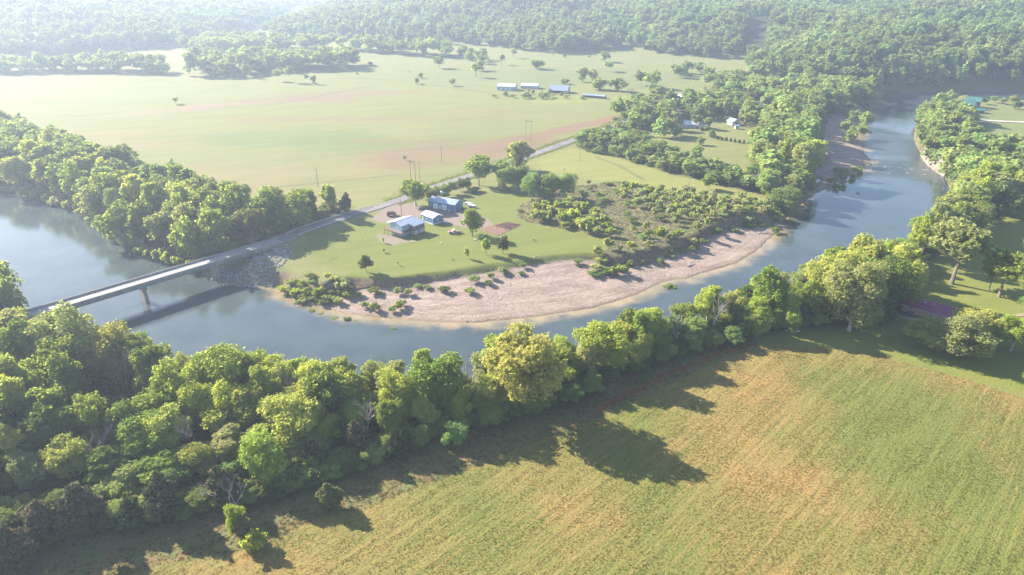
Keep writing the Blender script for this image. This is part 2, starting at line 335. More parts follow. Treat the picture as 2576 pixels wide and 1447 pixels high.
    wvt = t.n('ShaderNodeTexWave'); wvt.bands_direction = 'Y'; t.l(t.rmap(p, -46, (1, 1, 0)), wvt.inputs['Vector']); wvt.inputs['Scale'].default_value = .11; wvt.inputs['Distortion'].default_value = 2.2; wvt.inputs['Detail Scale'].default_value = .25; wvt.inputs['Detail'].default_value = 3
    rows = t.math('MULTIPLY', t.math('ADD', t.math('MULTIPLY', n_row, .8), t.math('MULTIPLY', wvt.outputs['Fac'], .10)), t.ramp(t.attr('nf').outputs['Fac'], 0, 4))
    hb = t.math('ADD', t.math('ADD', t.math('MULTIPLY', n2, .9), t.math('MULTIPLY', g, .5)), rows)
    return t.bsdf(c, .95, .1, 0, hb, .45, .9)
M['ground'] = ground_material()

# ------------------------------------------------------------------ terrain
def spaced(segs):
    out = []
    for a, b, d in segs: out += list(np.arange(a, b, d))
    return np.array(out+[segs[-1][1]], float)
xs = spaced([(-9000, -3200, 200), (-3200, -1500, 40), (-1500, -700, 16), (-700, -230, 5), (-230, 190, 1.7), (190, 430, 3), (430, 800, 6), (800, 1700, 16), (1700, 3200, 40), (3200, 9000, 200)])
ys = spaced([(-400, 40, 20), (40, 100, 5), (100, 400, 1.7), (400, 760, 3.2), (760, 1500, 9), (1500, 3200, 22), (3200, 9000, 150)])
X, Y = np.meshgrid(xs, ys); Z = ground_h(X, Y)
nx, ny = len(xs), len(ys)
V = np.stack([X.ravel(), Y.ravel(), Z.ravel()], 1)
idx = np.arange(nx*ny).reshape(ny, nx)
F = np.stack([idx[:-1, :-1].ravel(), idx[:-1, 1:].ravel(), idx[1:, 1:].ravel(), idx[1:, :-1].ravel()], 1)
gme = mesh_np('ground', V, F, M['ground'], True)
def fattr(me, name, arr):
    a = me.attributes.new(name, 'FLOAT', 'POINT'); a.data.foreach_set('value', np.ascontiguousarray(arr, np.float32).ravel())
FIELD_EDGE = [(-200, 1640), (0, 1560), (250, 1447), (420, 1400), (560, 1400), (700, 1330), (800, 1300), (960, 1255), (1100, 1200), (1200, 1170), (1300, 1125), (1400, 1090), (1480, 1060), (1560, 1020), (1640, 990), (1760, 930), (1860, 890), (1920, 868), (2000, 872), (2100, 875), (2200, 890), (2300, 920), (2450, 960), (2576, 1003), (3000, 1130)]
NF = P(FIELD_EDGE+[(3600, 1300), (3600, 4000), (-900, 4000)])
DRY = P([(-250, 1640), (-250, 1490), (0, 1415), (170, 1335), (300, 1310), (460, 1280), (600, 1252), (720, 1225), (900, 1165), (1080, 1097), (1240, 1054), (1400, 1006), (1560, 945), (1700, 888), (1850, 842), (1915, 862), (1860, 890), (1760, 930), (1640, 990), (1560, 1022), (1480, 1062), (1400, 1092), (1300, 1130), (1200, 1175), (1100, 1205), (960, 1262), (800, 1305), (600, 1390), (400, 1420), (250, 1470)])
STRIP = [(*at(a, b), 0) for a, b in [(1900, 868), (1800, 893), (1700, 935), (1620, 975), (1560, 1003), (1500, 1035)]]
DRIVE = P([(975, 515), (1010, 505), (1060, 520), (1180, 530), (1215, 545), (1240, 560), (1230, 578), (1180, 575), (1110, 560), (1060, 545), (1010, 552), (960, 560), (935, 552)])
DRIVE2 = P([(945, 590), (985, 590), (1010, 602), (1060, 606), (1010, 612), (985, 618), (955, 608)])
LAWN = P([(760, 600), (880, 570), (990, 555), (1100, 545), (1200, 500), (1290, 470), (1340, 500), (1300, 545), (1380, 570), (1500, 595), (1540, 620), (1500, 645), (1300, 668), (1050, 700), (880, 700), (760, 640)])
base = np.empty((nx*ny, 3)); xf, yf = X.ravel(), Y.ravel()
base[:] = (.168, .168, .060)
def lay(mask, col):
    global base
    m = np.clip(mask, 0, 1)[:, None]; base = base*(1-m)+np.array(col)*m
def blob(px, py, rx, ry, col, k=1.0, rot=0.0, z=0):
    cx, cy_ = at(px, py, z); dx, dy = xf-cx, yf-cy_; c, s_ = math.cos(rot), math.sin(rot)
    u = (dx*c+dy*s_)/rx; v = (-dx*s_+dy*c)/ry
    d = np.sqrt(u*u+v*v)+(fbm(xf, yf, 40, 77, 3)-.5)*1.4
    lay(k*ss(1.0, .35, d), col)
# hay field across the river: straw, clover and fresh green
blob(560, 460, 120, 60, (.21, .165, .075), .7, .1); blob(300, 350, 110, 55, (.20, .16, .075), .65, 0); blob(900, 490, 60, 35, (.19, .17, .065), .8, .3)
blob(800, 350, 170, 38, (.12, .15, .055), .7, -.1); blob(430, 240, 220, 45, (.17, .18, .075), .7, 0); blob(1500, 250, 90, 20, (.19, .20, .055), .7, 0)
CLV = (.19, .115, .075)
blob(560, 264, 90, 9, (.24, .125, .11), .8, .35); blob(460, 278, 70, 10, (.22, .14, .11), .7, .3); blob(900, 235, 120, 22, CLV, .55, .1); blob(760, 252, 110, 16, CLV, .6, .05)
blob(1180, 385, 75, 30, CLV, .75, .15); blob(1290, 360, 50, 22, CLV, .6, .35); blob(1020, 355, 60, 14, CLV, .5, 0); blob(1120, 410, 45, 16, CLV, .6, .2); blob(1440, 320, 75, 10, (.20, .105, .08), .85, .75); blob(1350, 345, 60, 9, CLV, .75, .7)
blob(650, 300, 110, 14, CLV, .4, 0); blob(1000, 300, 90, 16, CLV, .4, 0); blob(1150, 280, 80, 14, CLV, .35, 0)
# far pastures, near hills
blob(1400, 190, 260, 90, (.125, .15, .06), .6); blob(1300, 150, 260, 90, (.15, .17, .07), .5)
lay(ss(-4, 4, sdf(LAWN, xf, yf)), (.145, .158, .040))
lay(ss(-5, 5, sdf(P([(1340, 400), (1450, 370), (1640, 420), (1900, 490), (1930, 510), (1800, 497), (1600, 470), (1360, 430)]), xf, yf)), (.20, .195, .060))
lay(ss(-5, 5, sdf(P([(1900, 868), (2000, 875), (2100, 878), (2200, 892), (2300, 922), (2450, 962), (2600, 1005), (3000, 1130), (3000, 600), (2576, 480), (2480, 560), (2290, 690), (2290, 800), (2100, 830), (1950, 840)]), xf, yf)), (.17, .18, .042))
lay(ss(-5, 5, sdf(P([(2440, 262), (2700, 255), (2900, 400), (2600, 350), (2440, 330), (2420, 290)]), xf, yf)), (.15, .165, .06))
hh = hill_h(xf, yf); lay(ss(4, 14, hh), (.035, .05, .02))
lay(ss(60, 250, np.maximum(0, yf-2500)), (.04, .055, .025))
# packed colour of woodland floors is laid further down once the woods are known
def store_base():
    a = gme.attributes.new('base', 'FLOAT_COLOR', 'POINT'); c = np.ones((len(base), 4), np.float32); c[:, :3] = base; a.data.foreach_set('color', c.ravel())
db = np.maximum(np.maximum(sdf(BAR, xf, yf), sdf(BAR2, xf, yf)), sdf(BAR3, xf, yf))
sr = -sdf(RIVER, xf, yf)
near_sh = (Z.ravel() < WZ+.35)
fattr(gme, 'sand', np.where(sr < 1.0, 6.0, np.minimum(db, 8)))
TR = [[(730, 196), (900, 198), (1010, 203), (1100, 216), (1240, 236), (1400, 246), (1560, 252)], [(165, 290), (205, 294), (262, 288), (300, 285)], [(520, 275), (700, 262), (900, 222), (985, 208)], [(1500, 395), (1560, 418), (1620, 452)], [(1760, 250), (1560, 268)], [(1890, 480), (1935, 462), (1985, 440)], [(700, 470), (1000, 440), (1180, 440)]]
trk = np.full(len(xf), 99.0)
for q_ in TR: trk = np.minimum(trk, linedist([(*at(a_, b_), 0) for a_, b_ in q_], xf, yf)[0])
fattr(gme, 'trk', trk)
fattr(gme, 'sdist', np.clip(sr, -5, 90))
fattr(gme, 'nf', np.clip(sdf(NF, xf, yf), -20, 20))
dstrip, _ = linedist(STRIP, xf, yf)
fattr(gme, 'dry', np.clip(sdf(DRY, xf, yf), -20, 6))
fattr(gme, 'scrub', np.clip(np.maximum(sdf(GRN_SCRUB, xf, yf), np.where((sr > 0) & (sr < 9) & (yf < 420), 2.0, -9)), -20, 20))
fattr(gme, 'drive', np.clip(np.maximum(sdf(DRIVE, xf, yf), sdf(DRIVE2, xf, yf)), -20, 20))
fattr(gme, 'hill', np.clip(hh, 0, 20))
ground = link('ground', gme); tag(ground, kind='structure')

# ------------------------------------------------------------------ river
def water_material():
    t = NT('river_water'); p = t.pos(); q = t.mapp(p, (1, 1, 0))
    sh = t.attr('shore').outputs['Fac']; rf = t.attr('riffle').outputs['Fac']
    n = t.noise(q, .05, 4, .6)
    deep = t.mix(t.ramp(n, .35, .65), (.036, .050, .052), (.050, .066, .066))
    shal = t.mix(t.ramp(t.noise(q, .12, 4), .4, .6), (.25, .185, .10), (.19, .15, .08))
    s2 = t.math('ADD', sh, t.math('MULTIPLY', t.math('SUBTRACT', t.noise(q, .13, 4), .5), 12))
    c = t.mix(t.ramp(s2, 8.5, .5), deep, shal)
    wv = t.noise(t.rmap(p, 20, (.5, 1.4, 0)), .8, 4, .65)
    wf = t.noise(t.rmap(p, -35, (.35, 1.6, 0)), 1.3, 5, .7)
    foam = t.math('MULTIPLY', t.ramp(t.noise(t.mapp(p, (.25, 1.2, 0)), .55, 4, .7), .60, .68), t.ramp(rf, .75, 1.0))
    c = t.mix(foam, c, (.75, .75, .72))
    h = t.math('ADD', t.math('MULTIPLY', wv, .10), t.math('MULTIPLY', wf, t.math('MULTIPLY', rf, 1.8)))
    m = t.bsdf(c, t.math('ADD', .07, t.math('MULTIPLY', foam, .6)), .5, 0, h, .5, .5)
    for nd in t.t.nodes:
        if nd.type == 'BSDF_PRINCIPLED': nd.inputs['IOR'].default_value = 1.333
    return m
M['water'] = water_material()
wx = spaced([(-900, -260, 16), (-260, 200, 3.5), (200, 480, 6), (480, 1500, 30)]); wy = spaced([(120, 420, 3.5), (420, 800, 6), (800, 1400, 40)])
WX, WY = np.meshgrid(wx, wy); i2 = np.arange(WX.size).reshape(WX.shape)
dW = sdf(RIVER, WX.ravel(), WY.ravel()); keep = (dW > -14).reshape(WX.shape)
k4 = keep[:-1, :-1] | keep[:-1, 1:] | keep[1:, 1:] | keep[1:, :-1]
F = np.stack([i2[:-1, :-1][k4], i2[:-1, 1:][k4], i2[1:, 1:][k4], i2[1:, :-1][k4]], 1)
used = np.unique(F); rm = np.full(WX.size, -1); rm[used] = np.arange(len(used))
wme = mesh_np('river_water', np.stack([WX.ravel()[used], WY.ravel()[used], np.full(len(used), WZ)], 1), rm[F], M['water'])
# shallows lie off the gravel bars only
farS = P(FAR_SHORE[15:52], WZ); dfs, _ = linedist([(*q, 0) for q in farS], WX.ravel()[used], WY.ravel()[used])
dns, _ = linedist([(*q, 0) for q in P(NEAR_SHORE, WZ)], WX.ravel()[used], WY.ravel()[used])
fattr(wme, 'shore', np.minimum(dfs, dns+6))
rx, ry = at(2265, 425, WZ); rr = np.hypot((WX.ravel()[used]-rx)/62, (WY.ravel()[used]-ry)/34)
rx2, ry2 = at(2230, 360, WZ); r2 = np.hypot((WX.ravel()[used]-rx2)/45, (WY.ravel()[used]-ry2)/75)
fattr(wme, 'riffle', np.maximum(ss(1.0, .3, rr), .55*ss(1, .4, r2)))
river = link('river_water', wme); tag(river, kind='structure')

# ------------------------------------------------------------------ road
def ribbon(name, pts, hw, dz, mat, z_fn=None):
    """flat strip along a polyline"""
    P3 = []
    for a, b in zip(pts[:-1], pts[1:]):
        n = max(1, int(math.hypot(b[0]-a[0], b[1]-a[1])/6))
        P3 += [tuple(a[k]+(b[k]-a[k])*i/n for k in range(3)) for i in range(n)]
    P3.append(pts[-1]); P3 = np.array(P3)
    for _ in range(6): P3[1:-1] = (P3[:-2]+2*P3[1:-1]+P3[2:])/4
    mb = MB(); prev = None
    for i in range(len(P3)):
        d = P3[min(i+1, len(P3)-1)]-P3[max(i-1, 0)]; d = d/np.hypot(d[0], d[1]); n = np.array((-d[1], d[0], 0))
        z = P3[i][2]+dz
        row = [(*(P3[i]+n*hw)[:2], z-.25), (*(P3[i]+n*(hw-.2))[:2], z), (*(P3[i]-n*(hw-.2))[:2], z), (*(P3[i]-n*hw)[:2], z-.25)]
        if prev:
            for k in range(3): mb.quad(prev[k], prev[k+1], row[k+1], row[k])
        prev = row
    return mb.build(name, mat), P3
t = NT('worn_asphalt'); q = t.mapp(t.pos(), (1, 1, 0)); c = t.mix(t.ramp(t.noise(q, .15, 4), .35, .65), (.12, .11, .11), (.165, .15, .145)); c = t.mix(t.math('MULTIPLY', t.ramp(t.noise(q, 1.4, 4), .5, .7), .4), c, (.12, .11, .11))
M['asphalt'] = t.bsdf(c, .9, .2)
M['gravel'] = flat('pale_gravel', (.40, .36, .32), .95, .15, .3)
road, RP = ribbon('road', ROAD_PTS, 3.4, .06, M['asphalt']); tag(road, kind='structure')
r2_, _ = ribbon('gravel_driveway', [(*at(2330*1.0, 297), 0.1), (*at(2420, 300), .1), (*at(2500, 306), .1), (*at(2700, 314), .1)], 2.4, .45, M['gravel']); tag(r2_, kind='structure')
r3_, _ = ribbon('grass_track', [(*at(2205, 790), 0), (*at(2290, 812), 0), (*at(2380, 812), 0), (*at(2520, 800), 0), (*at(2600, 790), 0)], 1.1, .3, flat('bare_earth', (.24, .18, .12), .95, .2, .4)); tag(r3_, kind='structure')

# ------------------------------------------------------------------ bridge
br = empty('road_bridge', (BR_A[0], BR_A[1], 2.5), math.atan2(*(BR_B-BR_A)[::-1])); L = float(np.hypot(*(BR_B-BR_A)))
tag(br, 'long concrete two lane bridge crossing the river on wall piers', 'bridge')
nsl = 4; sl_ = L/nsl
for i in range(nsl): MB().box(i*sl_+.02, -3.2, -.35, (i+1)*sl_-.02, 3.2, 0).build('deck_slab', M['deck_conc'], br)
for s_ in (-1, 1):
    a, b = sorted((s_*3.22, s_*3.62)); m = MB().box(0, a, -.45, L+6, b, .30)
    m.box(0, a+.06, .30, L+6, b-.06, .80)
    for i in range(int((L+6)/6.3)+1): m.box(i*6.3, a-.03, -.40, i*6.3+.35, b+.03, .86)
    m.build('parapet', M['concrete'], br)
    for g_ in (.8, 2.5):
        y0 = s_*g_; MB().box(0, y0-.22, -1.75, L, y0+.22, -.36).build('girder', M['steel'], br)
    pm_ = MB().box(-.06, s_*3.70-.05, -1.15, .06, s_*3.70+.05, -.46).mesh('drain_pipe', M['galv'])
    for i in range(18): link('drain_pipe', pm_, br).location = (4+i*6.2, 0, 0)
tC = float(np.dot(np.array((-149.0, 257.2))-BR_A, (BR_B-BR_A)/L))
for tt, zb in ((tC, -11), (tC+30.5, -9), (tC-33, -9)):
    m = MB(); z0, z1_ = zb, -3.2
    m.hexa([(tt-.8, -3.0, z0), (tt+.8, -3.0, z0), (tt+.8, 3.0, z0), (tt-.8, 3.0, z0)], [(tt-.6, -2.7, z1_), (tt+.6, -2.7, z1_), (tt+.6, 2.7, z1_), (tt-.6, 2.7, z1_)])
    o = m.build('pier', M['concrete'], br)
    MB().hexa([(tt-.7, -2.9, -3.19), (tt+.7, -2.9, -3.19), (tt+.7, 2.9, -3.19), (tt-.7, 2.9, -3.19)], [(tt-.8, -3.6, -1.78), (tt+.8, -3.6, -1.78), (tt+.8, 3.6, -1.78), (tt-.8, 3.6, -1.78)]).build('pier_cap', M['concrete'], o)
MB().box(L+.02, -3.7, -5, L+1.6, 3.7, -.5).build('abutment', M['concrete'], br)
MB().box(-1.6, -3.7, -5, -.02, 3.7, -.5).build('abutment', M['concrete'], br)
# approach guard rails
def along(pts, d0, side, off):
    acc = 0
    for a, b in zip(pts[:-1], pts[1:]):
        l = np.hypot(b[0]-a[0], b[1]-a[1])
        if acc+l >= d0:
            k = (d0-acc)/l; p = a+(b-a)*k; n = np.array((-(b-a)[1], (b-a)[0]))/l
            return (p[0]+n[0]*off*side, p[1]+n[1]*off*side, p[2]), math.atan2(b[1]-a[1], b[0]-a[0])
        acc += l
    return tuple(pts[-1]), 0
for side, lbl, ln in ((1, 'steel guard rail on the woodland side of the bridge approach road', 66), (-1, 'steel guard rail on the house side of the bridge approach road', 46)):
    o, _a = along(RP, 8, side, 3.3); g_ = empty('guard_rail', o); tag(g_, lbl, 'guard rail', 'guard rails of the bridge approach')
    pp = [along(RP, d, side, 3.3)[0] for d in range(8, ln, 4)]; rel = [Vector(p)-Vector(o) for p in pp]
    m = MB()
    for p0, p1 in zip(rel[:-1], rel[1:]):
        d = (p1-p0).normalized(); n = Vector((-d.y, d.x, 0))*.05
        m.hexa([p0-n+Vector((0, 0, .5)), p1-n+Vector((0, 0, .5)), p1+n+Vector((0, 0, .5)), p0+n+Vector((0, 0, .5))], [p0-n+Vector((0, 0, .82)), p1-n+Vector((0, 0, .82)), p1+n+Vector((0, 0, .82)), p0+n+Vector((0, 0, .82))])
    m.build('rail', M['galv'], g_)
    pm = MB().box(-.09, -.09, -.6, .09, .09, .78).mesh('post', M['pole'])
    for p in rel: link('post', pm, g_).location = p

# ------------------------------------------------------------------ buildings
def window(m_parent, x, y, z, w, h, ax, sgn, frame=M['white'], glass=M['glass']):
    """window on a wall; ax 0: wall along x with outward normal sgn*y; ax 1: wall along y with outward normal sgn*x"""
    def bx(m, u0, v0, u1, v1, d0, d1):
        d0, d1 = sorted((d0*sgn, d1*sgn))
        return m.box(x+u0, y+d0, z+v0, x+u1, y+d1, z+v1) if ax == 0 else m.box(x+d0, y+u0, z+v0, x+d1, y+u1, z+v1)
    m = MB(); f = .12
    bx(m, -w/2-f, -f, w/2+f, 0, .003, .09); bx(m, -w/2-f, h, w/2+f, h+f, .003, .09); bx(m, -w/2-f, 0, -w/2, h, .003, .09); bx(m, w/2, 0, w/2+f, h, .003, .09)
    bx(m, -.04, 0, .04, h, .003, .07); bx(m, -w/2, h/2-.035, -.04, h/2+.035, .003, .07); bx(m, .04, h/2-.035, w/2, h/2+.035, .003, .07)
    wn = m.build('window', frame, m_parent); bx(MB(), -w/2, 0, w/2, h, .004, .03)
    bx(g := MB(), -w/2, 0, w/2, h, .004, .03); g.build('pane', glass, wn); return wn
def door(m_parent, x, y, z, w, h, ax, sgn, mat=M['white'], name='door', lines=0):
    def bx(m, u0, v0, u1, v1, d0, d1):
        d0, d1 = sorted((d0*sgn, d1*sgn))
        return m.box(x+u0, y+d0, z+v0, x+u1, y+d1, z+v1) if ax == 0 else m.box(x+d0, y+u0, z+v0, x+d1, y+u1, z+v1)
    m = MB()
    if lines:
        for i in range(lines): bx(m, -w/2, h*i/lines+.01, w/2, h*(i+1)/lines-.02, .004, .06)
    else: bx(m, -w/2, 0, w/2, h, .004, .06)
    d = m.build(name, mat, m_parent)
    if not lines: bx(k := MB(), w/2-.18, h*.45, w/2-.08, h*.5, .061, .12); k.build('handle', M['steel'], d)
    return d
def gable_shell(root, L, Wd, z0, ze, zr, wall, roof, oh=.3, trim=None, x0=0.0, y0=0.0, th=.12, oh_back=None):
    """walls with gables at both ends (ridge along x) and two roof slopes"""
    m = MB(); y1 = y0+Wd; ym = (y0+y1)/2; x1 = x0+L
    m.quad((x0, y0, z0), (x1, y0, z0), (x1, y0, ze), (x0, y0, ze)); m.quad((x1, y1, z0), (x0, y1, z0), (x0, y1, ze), (x1, y1, ze))
    m.quad((x0, y1, z0), (x0, y0, z0), (x0, y0, ze), (x0, ym, zr), (x0, y1, ze)); m.quad((x1, y0, z0), (x1, y1, z0), (x1, y1, ze), (x1, ym, zr), (x1, y0, ze))
    w = m.build('wall', wall, root)
    sl = (zr-ze)/(Wd/2)
    for s_ in (-1, 1):
        o_ = oh if s_ < 0 else (oh_back if oh_back is not None else oh)
        ye = (y0-o_) if s_ < 0 else (y1+o_); zE = ze-sl*(min(o_, oh) if o_ <= oh else oh*0+o_)*(1 if o_ <= 1 else .45)+.02; zR = zr+.02
        a, b = x0-oh, x1+oh
        lo = [(a, ye, zE), (b, ye, zE), (b, ym, zR), (a, ym, zR)]; hi = [(p[0], p[1], p[2]+th) for p in lo]
        if s_ > 0: lo.reverse(); hi.reverse()
        MB().hexa(lo, hi).build('roof', roof, root)
    MB().box(x0-oh, ym-.14, zr+th, x1+oh, ym+.14, zr+th+.07).build('ridge_cap', trim or roof, root)
    if trim:
        for cx in (x0, x1):
            for cy_ in (y0, y1): MB().box(cx-.07, cy_-.07, z0, cx+.07, cy_+.07, ze-.02).build('corner_trim', trim, root)
    return w
def frame_root(name, A, B, z, label, cat, group=None):
    o = empty(name, (A[0], A[1], z), math.atan2(B[1]-A[1], B[0]-A[0])); tag(o, label, cat, group); return o

# long blue workshop
r = frame_root('workshop_building', (-44.5, 358.3), (-29.8, 351.2), 0, 'long blue metal workshop with two white garage doors and grey roof', 'workshop'); L_ = 16.3
gable_shell(r, L_, 8.4, 0, 3.6, 5.0, M['blue_wall'], M['tin'], .25, M['white'])
window(r, 1.5, 0, 1.3, 1.0, 1.2, 0, -1); door(r, 4.5, 0, 0, 3.1, 2.9, 0, -1, name='garage_door', lines=5); door(r, 7.2, 0, 0, .95, 2.15, 0, -1); door(r, 9.9, 0, 0, 3.1, 2.9, 0, -1, name='garage_door', lines=5); window(r, 12.7, 0, 1.3, 1.0, 1.2, 0, -1)
MB().box(12.9, -.9, 0, 13.7, -.2, .7).build('air_unit', M['white'], r)
# small blue garage on a white footing
r = frame_root('garage_building', (-45.9, 337.8), (-39.3, 331.0), 0, 'small blue metal outbuilding on white footing between house and workshop', 'garage'); L_ = 9.5
MB().box(-.05, -.05, -.3, L_+.05, 6.55, .55).build('footing', M['white'], r)
gable_shell(r, L_, 6.5, .56, 3.3, 4.5, M['blue_wall'], M['tin_white'], .2, M['white'])
door(r, 1.4, 0, .56, .9, 2.0, 0, -1); window(r, 4.3, 0, 1.7, 1.2, 1.1, 0, -1); window(r, L_, 3.1, 1.7, 1.0, 1.1, 1, 1)
MB().box(.7, -1.6, 0, 2.1, -.06, .5).build('step', M['wood'], r)
# two level pale blue house with wraparound deck
u = math.atan2(.776, .63)
r = empty('farm_house', (-52.5, 314.2, 0), u); tag(r, 'pale blue two level house with wraparound wooden deck and screened porch', 'house')
m = MB().box(0.2, 0.2, -.2, 10.3, 7.4, 2.68); m.build('basement_wall', M['pale_wall'], r)
gable_shell(r, 10.5, 7.6, 2.7, 5.4, 6.85, M['pale_wall'], M['tin_white'], .35, M['white'], oh_back=2.8)
window(r, 0, 1.9, 3.8, .8, 1.0, 1, -1, M['white']); window(r, 0, 5.4, 3.8, .8, 1.0, 1, -1); window(r, 2.3, 0, 3.8, .9, 1.0, 0, -1)
door(r, 2.6, .2, 0, 1.0, 2.1, 0, -1)
m = MB()
for i in range(9): m.box(-1.9+i*.21, -1.7, 2.5, -1.9+i*.21+.19, 10.0, 2.62)
m.build('deck_floor', M['wood'], r)
m = MB()
for i in range(8): m.box(-.0, -1.7+i*.21, 2.5, 4.6, -1.7+i*.21+.19, 2.62)
m.build('deck_floor', M['wood'], r)
m = MB()
for i in range(11): m.box(.05, 7.65+i*.21, 2.5, 10.4, 7.65+i*.21+.19, 2.62)
m.build('deck_floor', M['wood'], r)
MB().box(-1.95, -1.75, 2.2, -1.85, 10.0, 2.49).build('deck_beam', M['wood'], r); MB().box(-1.84, -1.75, 2.2, 4.6, -1.65, 2.49).build('deck_beam', M['wood'], r)
for (px_, py_) in ((-1.8, -1.5), (-1.8, 1.5), (-1.8, 4.5), (-1.8, 7.5), (-1.8, 9.8), (1.5, -1.6), (4.4, -1.6), (3, 9.8), (6.5, 9.8), (10.2, 9.8)): MB().box(px_-.09, py_-.09, -.3, px_+.09, py_+.09, 2.49).build('deck_post', M['wood'], r)
for (px_, py_) in ((-.2, 10.15), (3.4, 10.15), (7, 10.15), (10.4, 10.15)): MB().box(px_-.06, py_-.06, 2.63, px_+.06, py_+.06, 4.55).build('porch_post', M['white'], r)
# screened porch on the river side
pr = MB().hexa([(4.6, -3.75, 4.72), (12.3, -3.75, 4.72), (12.3, 1.9, 5.95), (4.6, 1.9, 5.95)], [(4.6, -3.75, 4.84), (12.3, -3.75, 4.84), (12.3, 1.9, 6.16), (4.6, 1.9, 6.16)]).build('porch_roof', M['tin'], r)
MB().box(4.8, -3.5, 2.45, 12.1, -.05, 2.7).build('porch_floor', M['wood'], r); MB().box(5.4, -2.9, -.3, 12.0, .15, 2.44).build('porch_base_wall', M['stone'], r)
MB().box(5.0, -3.3, 2.72, 12.0, -3.26, 4.5).build('porch_screen', M['dark'], r); MB().box(5.0, -3.25, 2.72, 5.04, -.1, 4.6).build('porch_screen', M['dark'], r)
for i in range(8): MB().box(4.9+i*1.0, -3.46, 2.71, 5.02+i*1.0, -3.34, 4.71).build('porch_post', M['white'], r)
for i in range(3): MB().box(4.86, -2.4+i*1.05, 2.71, 4.96, -2.3+i*1.05, 4.85).build('porch_post', M['white'], r)
for x_ in (5, 8.5, 12.0): MB().box(x_-.09, -3.45, -.3, x_+.09, -3.27, 2.44).build('deck_post', M['wood'], r)
MB().tube([(5.4, -2.2, 4.9), (5.4, -2.2, 6.0)], .09).build('vent_pipe', M['steel'], r)
# purple roofed house in the oaks
r = frame_root('brick_house', (146.4, 236.6), (154.0, 229.6), 0, 'tan brick house with hipped maroon metal roof among the big oaks', 'house')
L_, Wd = 21.0, 9.6; m = MB().box(0, 0, -.2, L_, Wd, 2.75); m.build('wall', M['tan_brick'], r)
ze, zr, o_ = 2.78, 4.9, .6; c00, c10, c11, c01 = (-o_, -o_, ze), (L_+o_, -o_, ze), (L_+o_, Wd+o_, ze), (-o_, Wd+o_, ze); ra, rb = (Wd/2, Wd/2, zr), (L_-Wd/2, Wd/2, zr)
for q_ in ([c00, c10, rb, ra], [c11, c01, ra, rb], [c01, c00, ra], [c10, c11, rb]): MB().hexa([(a, b, c-.1) for a, b, c in q_], [(a, b, c+.02) for a, b, c in q_]).build('roof', M['red_roof'], r)
m = MB().box(-o_-.04, -o_-.06, ze-.22, L_+o_+.04, -o_+.0, ze-.02); m.build('gutter', M['white'], r)
for x_ in (2.0, 3.0, 9.5, 12.5): window(r, x_, 0, 1.7, .9, .6, 0, -1)
for x_ in (6.3, 9.0): MB().box(x_, 3.2, 4.1, x_+.4, 3.6, 4.8).build('roof_vent', M['white'], r)
MB().box(2.0, -2.6, -.1, 4.6, -1.0, 1.3).build('water_tank', flat('blue_green_tank', (.04, .10, .13), .5), r)
# barns beyond the hay field
def barn(A, B, Wd, ze, zr, label, wall, roof, rows=0, open_front=False, name='barn_building', oh=.4):
    r = frame_root(name, A, B, 0, label, 'barn' if 'barn' in name else 'shed'); L_ = math.dist(A, B)
    if open_front:
        m = MB(); m.box(0, Wd-.15, 0, L_, Wd, ze); m.box(0, 0, 0, .15, Wd-.16, ze); m.box(L_-.15, 0, 0, L_, Wd-.16, ze); m.quad((L_, 0, ze), (L_, Wd, ze), (L_, Wd/2, zr)); m.quad((0, Wd, ze), (0, 0, ze), (0, Wd/2, zr)); m.build('wall', wall, r)
        for i in range(6): MB().box(i*L_/5-.1+(.2 if i == 0 else 0)-(.2 if i == 5 else 0), .02, 0, i*L_/5+.1, .22, ze).build('post', M['pole'], r)
        sl = (zr-ze)/(Wd/2)
        for s_ in (-1, 1):
            ye = -oh if s_ < 0 else Wd+oh; lo = [(-.4, ye, ze-sl*oh), (L_+.4, ye, ze-sl*oh), (L_+.4, Wd/2, zr), (-.4, Wd/2, zr)]
            if s_ > 0: lo.reverse()
            MB().hexa([(a, b, c+.02) for a, b, c in lo], [(a, b, c+.15) for a, b, c in lo]).build('roof', roof, r)
    else:
        gable_shell(r, L_, Wd, 0, ze, zr, wall, roof, .3)
        for i in range(rows): door(r, L_*(i+.8)/(rows+.8), 0, 0, 1.6, 2.4, 0, -1, M['white'])
    return r
barn((-15.0, 727.5), (3.0, 723.5), 11, 3.9, 6.2, 'left grey metal barn with pale roof at the far edge of the hay field', M['barn'], M['tin_white'], 3)
barn((8.9, 738.0), (26.2, 734.0), 9, 3.0, 4.8, 'low grey barn tucked behind the right end of the leftmost barn', M['barn'], M['tin_white'], 0)
barn((36.7, 712.4), (54.2, 707.0), 12, 2.8, 6.8, 'open fronted hay barn with tall pale tin roof right of the twin barns', M['barn'], M['tin'], 0, True)
barn((67.5, 687.7), (77.8, 684.0), 5, 2.2, 3.0, 'long low open shed with pale roof, left half of the pair', M['rust'], M['tin'], 0, True, 'low_shed_building')
barn((78.4, 683.6), (87.4, 679.0), 5, 2.2, 3.0, 'long low open shed with pale roof, right half of the pair', M['rust'], M['tin'], 0, True, 'low_shed_building')
